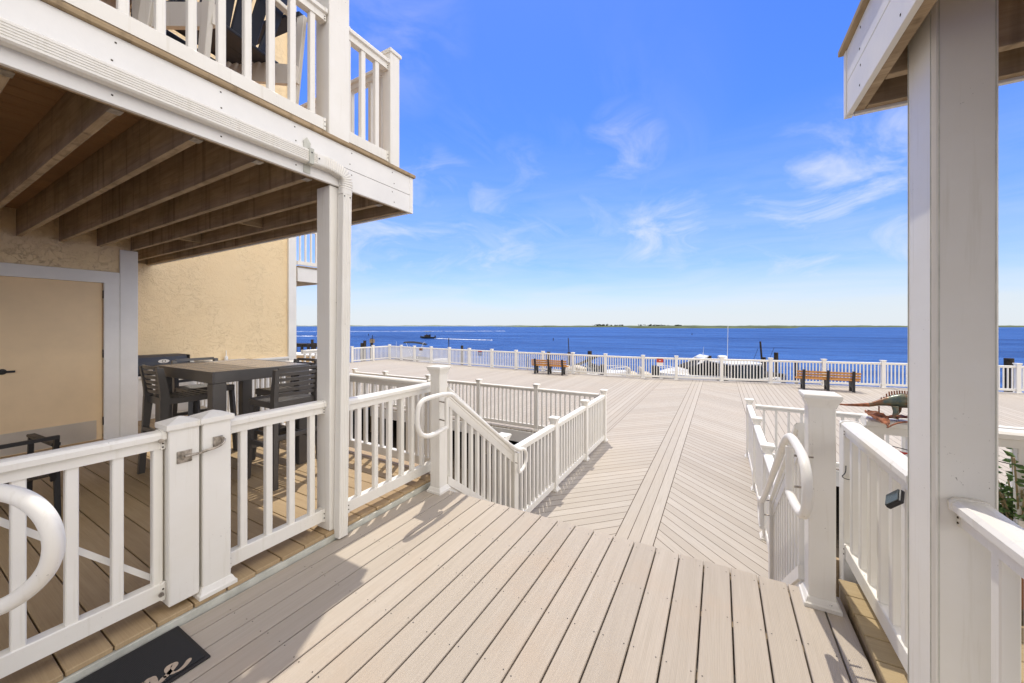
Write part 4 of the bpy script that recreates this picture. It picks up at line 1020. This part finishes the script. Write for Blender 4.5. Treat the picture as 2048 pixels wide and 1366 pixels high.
# ================================================================== benches
def bench(lab, x, y, rz):
    t = thing('bench', lab, 'bench', (x, y, ZB), rz, 'benches facing the bay'); xs_ = (-.76, 0, .76)
    for xx in xs_:
        g = MB(); tk = .038
        def pl_(pts): 
            n = len(pts); g.add([(xx - tk, a, c) for a, c in pts] + [(xx + tk, a, c) for a, c in pts], [tuple(range(n)), tuple(range(2 * n - 1, n - 1, -1))] + [(i, (i + 1) % n, n + (i + 1) % n, n + i) for i in range(n)])
        pl_([(-.06, 0), (.03, 0), (.05, .14), (.02, .30), (.055, .40), (-.02, .80), (-.09, .80), (-.045, .42)])
        pl_([(.0555, .30), (.40, .32), (.40, .40), (.0555, .40)]); pl_([(.30, .3195), (.27, .20), (.29, 0), (.38, 0), (.36, .18), (.40, .3195)])
        pl_([(.0505, .14), (.27, .2001), (.30, .3194), (.06, .2995)])
        part('support', g, M['black'], t, True)
    for i in range(3):
        z = .50 + i * .105; y_ = .048 - (z - .4) * .19
        part('back_slat', MB().beam((-.98, y_ + .0, z), (.98, y_, z), .035, .078, .006), M['teak'], t, True)
    for i in range(4):
        part('seat_slat', MB().box(-.98, .98, .075 + i * .105, .165 + i * .105, .401, .436, .006), M['teak'], t, True)
    return t
q = at(1097, 748.5, ZB); bench('orange slatted bench with black supports at the left of the promenade', q.x, q.y, R(3))
q = at(1656, 781.5, ZB); bench('orange slatted bench with black supports right of the walkway', q.x, q.y, R(2))

# ================================================================== bay: pilings, boats, signs
def piling(px, ytop, d, r, lab, lean=0, cap=False, cat='piling'):
    p = atd(px, ytop, d); t = thing('piling', lab, cat, (p.x, p.y, ZW), group='timber pilings along the dock')
    g = MB(); n = 14
    rings = [[(p.x + lean * (1 - k) + r * (1 + .06 * math.sin(a * 3 + k * 5)) * math.cos(a), p.y + r * math.sin(a), ZW - .8 + (p.z - ZW + .8) * k) for a in [2 * math.pi * j / n for j in range(n)]] for k in (0, .35, .7, .97, 1)]
    g.loft(rings); g.sm = True
    part('trunk', g, M['piling'], t); return t
PL = [(624.5, 679, 40, .13, 'thin piling in the gap left of the balcony pillar', 0), (628, 688, 38, .14, 'stubby piling close against the left of the balcony pillar', 0),
      (617, 689, 38, .14, 'stubby piling in the gap left of the balcony pillar', 0),
      (724, 686, 34, .13, 'shorter of the two pilings just right of the downspout', 0), (729.5, 681, 34, .13, 'taller of the two pilings just right of the downspout', 0),
      (924, 691, 29, .10, 'piling behind the fence between the boats with canopies and the left bench', 0), (1055, 713.5, 27, .06, 'thin low piling behind the fence left of the left bench', 0),
      (1097, 703.5, 26, .13, 'piling directly behind the left bench', 0), (1138, 704.5, 26, .11, 'piling just right of the left bench', 0),
      (1179.5, 702, 25, .14, 'dark piling behind the fence at the moored boat bow', 0), (1419, 711.5, 23, .12, 'piling between the radar arch and the radar dome', 0),
      (1527, 714.5, 23, .13, 'piling beside the leaning pole', 0), (1552.5, 705, 22, .11, 'tallest dark piling left of the right bench', 0),
      (1593, 723, 21.5, .09, 'brown piling against the left end of the right bench', 0), (2018, 716.5, 18, .16, 'thick piling at the right edge past the foreground pillar', 0)]
for a in PL: piling(a[0], a[1], a[2], a[3], a[4], a[5])
def pole(p0, p1, r, lab, m='piling', cat='pole'):
    t = thing('pole', lab, cat, (p0.x, p0.y, p0.z)); part('shaft', MB().tube([p0, p1], r, 8), M[m], t); return t
pole(atd(1140, 745, 25), atd(1136.5, 676, 25), .03, 'thin dark pole rising behind the left bench')
pole(atd(1527, 760, 22.5), atd(1520.5, 683, 22.5), .05, 'leaning green grey pole behind the fence at right')
pole(atd(898, 720, 30), atd(897.5, 676, 30), .035, 'thin dark pole behind the fence right of the canopy boat')
sp3 = thing('channel_sign', 'dark sign post with a yellowish board standing in the water', 'sign', tuple(atd(743.5, 720, 36)))
a, b_ = atd(743.5, 735, 36), atd(743.5, 677, 36); part('post', MB().tube([a, b_], .13, 10), M['piling'], sp3)
c_ = atd(745, 670, 36); part('rod', MB().tube([atd(745, 680, 36.0), c_], .03, 6), M['piling'], sp3)
for px in (741, 746.5):
    c_ = atd(px, 682, 35.8); part('board', MB().beam((c_.x - .12, c_.y, c_.z), (c_.x + .12, c_.y + .06, c_.z), .03, .38), M['joist_s'], sp3)
for i, (px, yt, yb_, lab) in enumerate(((737, 667.5, 671, 'tiny channel marker far out at left'), (1106.5, 676, 681.5, 'small dark channel marker above the left bench'), (1384, 667, 669.5, 'tiny channel marker far out above the radar arch'))):
    d = (H - ZW) * F / (yb_ - HY); a, b_ = atd(px, yb_, d), atd(px, yt, d); t = thing('channel_marker', lab, 'marker', tuple(a), group='channel markers in the bay')
    part('post', MB().tube([a, b_], .7 * d / F, 8), M['piling'], t)
dk = thing('dock', 'dark timber dock seen in the gap left of the balcony pillar', 'dock', tuple(atd(600, 690, 40)))
g = MB(); a, b_ = atd(540, 689, 42), atd(640, 689, 41); g.beam((a.x, a.y, atd(0, 690.5, 41).z), (b_.x, b_.y, atd(0, 690.5, 41).z), 1.2, .35); part('deck', g, M['piling'], dk)
g = MB()
for i in range(9):
    c_ = a.lerp(b_, i / 8); g = MB().box(c_.x - .11, c_.x + .11, c_.y - .7, c_.y - .5, ZW - .5, atd(0, 687.5 - (i % 3), 41).z); part('post', g, M['piling'], dk)

def hull_mb(L, B_, fb, deep=.25, bowrise=.25, n=18, stern=1.0):
    rings = []
    for i in range(n + 1):
        t_ = i / n; x = -L / 2 + L * t_
        w_ = B_ / 2 * (stern if t_ < .01 else 1) * (1 - max(0, (t_ - .45) / .55) ** 2.3) + .015
        w_ *= min(1, .92 + t_ * .4); z1 = fb + bowrise * t_ ** 2; zk = -deep + (deep + fb * .45) * max(0, (t_ - .55) / .45) ** 2.2; zc = fb * .22 + (fb * .35) * t_ ** 3
        rings.append([(x, 0, zk), (x, w_ * .72, zc), (x, w_ * .97, z1 * .75), (x, w_, z1), (x, w_ * .9, z1 + .02), (x, -w_ * .9, z1 + .02), (x, -w_, z1), (x, -w_ * .97, z1 * .75), (x, -w_ * .72, zc)])
    m = MB().loft(rings); m.sm = True; return m
def place_boat(px, py, d, rz, lab):
    p = atd(px, py, d); return thing('boat', lab, 'boat', (p.x, p.y, ZW), rz)
CAMZ = YAW                                                   # rz = YAW lays a boat across the view, bow to the right
def bimini(t, x0, x1, w_, z, sag=.12, m='canvas', posts='gel', lift=.0):
    rows = [[(x0 + (x1 - x0) * i / 10, -w_ + 2 * w_ * j / 6, z + lift * i / 10 + sag * math.sin(math.pi * i / 10) * .6 + .10 * math.sin(math.pi * j / 6)) for j in range(7)] for i in range(11)]
    vs = [p for r_ in rows for p in r_] + [(x, y, zz - .03) for r_ in rows for x, y, zz in r_]
    N7 = 77; fs = [(i * 7 + j, i * 7 + j + 1, (i + 1) * 7 + j + 1, (i + 1) * 7 + j) for i in range(10) for j in range(6)]
    fs += [tuple(N7 + k for k in reversed(f)) for f in fs]
    fs += [(j, j + 1, N7 + j + 1, N7 + j) for j in range(6)] + [(70 + j, 71 + j, N7 + 71 + j, N7 + 70 + j) for j in range(6)] + [(i * 7, i * 7 + 7, N7 + i * 7 + 7, N7 + i * 7) for i in range(10)] + [(i * 7 + 6, i * 7 + 13, N7 + i * 7 + 13, N7 + i * 7 + 6) for i in range(10)]
    part('canopy', MB().add(vs, fs), M[m], t, True)
    xm = (x0 + x1) / 2
    for s in (-1, 1):
        for xa in (x0 + .12 * (x1 - x0), x1 - .12 * (x1 - x0)):
            part('canopy_pole', MB().tube([(xm, s * w_ * .95, .75), (xa, s * w_ * .97, z + .03)], .018, 6), M[posts], t, True)
# canopy boat behind the fence at left
t = place_boat(832, 700, 33, YAW + R(8), 'moored boat with a black canopy on white poles behind the fence at left')
part('hull', hull_mb(5.6, 2.2, .95), M['gel'], t, True); part('cover', MB().loft([[(x, -w_, 1.0), (x, -w_ * .6, z_), (x, w_ * .6, z_), (x, w_, 1.0)] for x, w_, z_ in ((-2.5, .9, 1.05), (-1.3, 1.0, 1.25), (-.2, .95, 1.42), (.7, .8, 1.30), (1.9, .4, 1.05))]), M['canvas'], t, True)
bimini(t, -1.0, .95, .7, 2.62, .16, lift=-.2)
part('antenna', MB().tube([(-1.8, .6, 1.0), (-1.8, .6, 2.7)], .012, 6), M['gel'], t, True)
# pontoon running out on the bay
dB = (H - ZW) * F / (677 - HY)
t = place_boat(855, 677, dB, YAW + R(176), 'small dark boat with a canopy under way on the bay leaving a wake')
part('hull', hull_mb(4.9, 2.0, .55, .1, .3), M['darkhull'], t, True); part('console', MB().box(-.6, .9, -.6, .6, .56, 1.15, .05), M['piling'], t, True)
bimini(t, -1.2, .9, .9, 2.2, .1, posts='black'); part('outboard', MB().box(-2.75, -2.4, -.2, .2, .1, 1.0, .05), M['black'], t, True)
for x, nm in ((-.9, 'white dot'), (.2, '')):
    pp2 = MB().tube([(x, .1, .6), (x, .1, 1.0), (x, .1, 1.25), (x, .1, 1.32), (x, .1, 1.5), (x, .1, 1.56)], [.16, .2, .17, .07, .10, .03], 10); part('passenger', pp2, M['canvas'], t, True)
# bowrider, centre
t = place_boat(1182, 740, 23.5, YAW + R(6), 'white moored runabout with folded black canopy behind the left bench')
part('hull', hull_mb(5.2, 2.2, 1.15, .3, .1), M['gel'], t, True)
part('stripe', MB().loft([[(x, -w_ - .02, .80), (x, -w_ - .02, .95), (x, w_ + .02, .95), (x, w_ + .02, .80)] for x, w_ in ((-2.55, .98), (-1, 1.06), (.4, 1.05), (1.2, .92), (2.0, .55))]), M['darkhull'], t, True)
part('windshield', MB().loft([[(x, -w_, 1.16), (x - .2, -w_ * .85, 1.55), (x - .2, w_ * .85, 1.55), (x, w_, 1.16)] for x, w_ in ((-.1, .95), (.3, .9), (.65, .6))]), M['glass'], t, True)
part('canopy', MB().beam((.2, -.9, 1.55), (.2, .9, 1.6), .25, .18, .03).beam((-1.2, .9, 1.3), (.7, .7, 2.15), .10, .18, .02), M['canvas'], t, True)
for x in (-1.7, -1.0): part('seat', MB().box(x, x + .5, -.8, .8, 1.1, 1.55, .06), M['cream'], t, True)
part('rail', MB().tube(smooth([(.6, -.95, 1.2), (.9, -.9, 1.5), (2.2, -.3, 1.5), (2.45, 0, 1.5), (2.2, .3, 1.5), (.9, .9, 1.5), (.6, .95, 1.2)], 2), .018, 6), M['gel'], t, True)
part('stern_gear', MB().box(-2.9, -2.62, -.25, .25, .3, 1.45, .05), M['black'], t, True)
# small skiff with two seats between fence posts
t = place_boat(1272, 748, 22, YAW + R(-8), 'small white skiff with cream seats moored behind the red sign')
part('hull', hull_mb(3.6, 1.8, .95, .2, .1), M['gel'], t, True)
for x in (-.5, .25): part('seat', MB().box(x, x + .55, -.6, .6, .95, 1.35, .06).box(x, x + .12, -.6, .6, 1.35, 1.65, .05), M['cream'], t, True)
part('outboard', MB().tube([(-1.95, 0, .3), (-1.95, 0, 1.2), (-1.9, 0, 1.75), (-1.9, 0, 1.8)], [.10, .13, .18, .1], 10), M['black'], t, True)
part('console', MB().box(.95, 1.25, -.35, .35, .97, 1.75, .05), M['canvas'], t, True)
# cruiser with radar arch
t = place_boat(1374, 745, 22, YAW + R(176), 'white cruiser with a swept radar arch moored behind the fence')
part('hull', hull_mb(6.0, 2.5, 1.35, .35, .15), M['gel'], t, True)
part('stripe', MB().loft([[(x, -w_ - .02, 1.0), (x, -w_ - .02, 1.16), (x, w_ + .02, 1.16), (x, w_ + .02, 1.0)] for x, w_ in ((-2.9, 1.12), (-1, 1.2), (.4, 1.18), (1.4, 1.02), (2.3, .62))]), M['glass'], t, True)
part('deckhouse', MB().loft([[(x, -w_, 1.36), (x, -w_ * .8, z_), (x, w_ * .8, z_), (x, w_, 1.36)] for x, w_, z_ in ((-.6, 1.05, 1.72), (.4, 1.0, 1.72), (1.4, .8, 1.62), (2.3, .4, 1.46))]), M['gel'], t, True)
part('canvas_top', MB().loft([[(x, -w_, 1.4), (x, -w_ * .9, z_), (x, w_ * .9, z_), (x, w_, 1.4)] for x, w_, z_ in ((-2.8, 1.0, 1.7), (-2.0, 1.05, 2.15), (-.9, 1.05, 2.15), (.3, .98, 1.85))]), M['canvas'], t, True)
for s in (-1, 1):
    part('radar_arch', MB().loft([[(x - w_, s * yy, z_), (x + w_, s * yy, z_ + .02), (x + w_, s * (yy - .08), z_ + .02), (x - w_, s * (yy - .08), z_)] for x, w_, yy, z_ in ((-.1, .26, .95, 1.4), (-.5, .15, .85, 1.95), (-.95, .15, .7, 2.28), (-1.35, .10, .6, 2.5))]), M['gel'], t, True)
part('radar_arch', MB().loft([[(-1.05, yy, 2.36), (-1.45, yy, 2.52), (-1.45, yy, 2.57), (-1.08, yy, 2.43)] for yy in (-.66, -.3, .3, .66)]), M['gel'], t, True)
part('antenna', MB().tube([(-1.1, .5, 2.5), (-1.12, .5, 3.1)], .01, 6).beam((-1.25, .1, 2.68), (-1.55, -.3, 2.68), .03, .02), M['gel'], t, True)
t.scale = (.68, .9, .93)
part('bow_rail', MB().tube(smooth([(.4, -1.1, 1.4), (.8, -1.05, 1.75), (2.5, -.5, 1.8), (2.95, 0, 1.8), (2.5, .5, 1.8), (.8, 1.05, 1.75), (.4, 1.1, 1.4)], 2), .018, 6), M['gel'], t, True)
# hardtop cruiser
t = place_boat(1503, 752, 21, YAW + R(5), 'hardtop fishing boat with a white radar dome moored at right')
part('hull', hull_mb(4.2, 2.2, 1.15, .3, .2), M['darkhull'], t, True)
part('cabin', MB().box(-1.5, .1, -.8, .8, 1.16, 1.95, .04), M['glass'], t, True)
part('hardtop', MB().box(-2.0, -.1, -.95, .95, 1.98, 2.10, .04), M['gel'], t, True)
for s in (-1, 1):
    for x in (-1.9, -.2): part('hardtop_leg', MB().tube([(x, s * .85, 1.1), (x * .97, s * .85, 1.99)], .03, 6), M['steel'], t, True)
part('side_band', MB().loft([[(x, -w_ - .02, .98), (x, -w_ - .02, 1.17 + .04 * i_), (x, w_ + .02, 1.17 + .04 * i_), (x, w_ + .02, .98)] for i_, (x, w_) in enumerate(((-2.05, .95), (-1, 1.05), (.4, 1.03), (1.0, .9)))]), M['gel'], t, True)
part('radar_dome', MB().tube([(-1.75, 0, 2.11), (-1.75, 0, 2.2), (-1.75, 0, 2.24), (-1.75, 0, 2.40), (-1.75, 0, 2.44)], [.06, .06, .24, .25, .17], 18), M['gel'], t, True)
part('antenna', MB().tube([(-1.7, -.35, 2.1), (-1.66, -.35, 4.15)], .013, 6), M['gel'], t, True)
for a_, b__ in (((.2, -.5, 1.2), (.95, -.5, 2.9)), ((.1, .5, 1.2), (.8, .5, 2.8))): part('fishing_rod', MB().tube([a_, b__], .010, 5), M['black'], t, True)
part('bow_cover', MB().box(.2, 1.5, -.6, .6, 1.25, 1.45, .06), M['canvas'], t, True)
# signs on the fence
def fsign(px, ytop, ybot, wd, lab, segs):
    Yf = None
    for (x0, y0), (x1, y1) in zip(FP, FP[1:]):
        a = onY(px, 0, y0)
    # intersect the view column with the fence line
    t_ = (px - CX) / F; dir_ = Vector((t_ * CO - SI, t_ * SI + CO)); best = None
    for (x0, y0), (x1, y1) in zip(FP[2:], FP[3:]):
        ex, ey = x1 - x0, y1 - y0; den = dir_.x * ey - dir_.y * ex
        if abs(den) < 1e-9: continue
        d = (x0 * ey - y0 * ex) / den; s_ = (x0 * dir_.y - y0 * dir_.x) / den
        if 0 <= s_ <= 1 and d > 0: best = (d, math.atan2(ey, ex))
    d, rz = best; p = atd(px, (ytop + ybot) / 2, d - .06); h_ = (ybot - ytop) * d / F
    t = thing('sign', lab, 'sign', tuple(p), rz)
    for nm, m_, z0, z1, x0, x1, off in segs: part(nm, MB().box(x0 * wd / 2, x1 * wd / 2, -.006 - off, -.002 - off, h_ * (z0 - .5), h_ * (z1 - .5)), m_, t, True)
fsign(1320, 717.5, 731, .30, 'red and white sign on the fence left of the walkway centre', [('panel', M['signwhite'], 0, 1, -1, 1, 0), ('band', M['signred'], .45, 1, -1, 1, .005), ('mark', M['signwhite'], .68, .76, -.3, .3, .010)])
fsign(842, 696.5, 701, .36, 'small brown and orange sign on the fence in front of the canopy boat', [('panel', M['joist_s'], 0, 1, -1, 1, 0), ('band', M['rust'], .1, .9, -.6, .3, .005)])
fsign(960, 702, 711, .30, 'small blue grey notice with a red heading on the fence', [('panel', simple('grey blue notice', (.20, .24, .36), .6), 0, .82, -1, 1, 0), ('band', M['signred'], .82, 1, -1, 1, .0), ('mark', M['signwhite'], .5, .56, -.7, .7, .005), ('mark', M['signwhite'], .3, .36, -.7, .7, .005)])
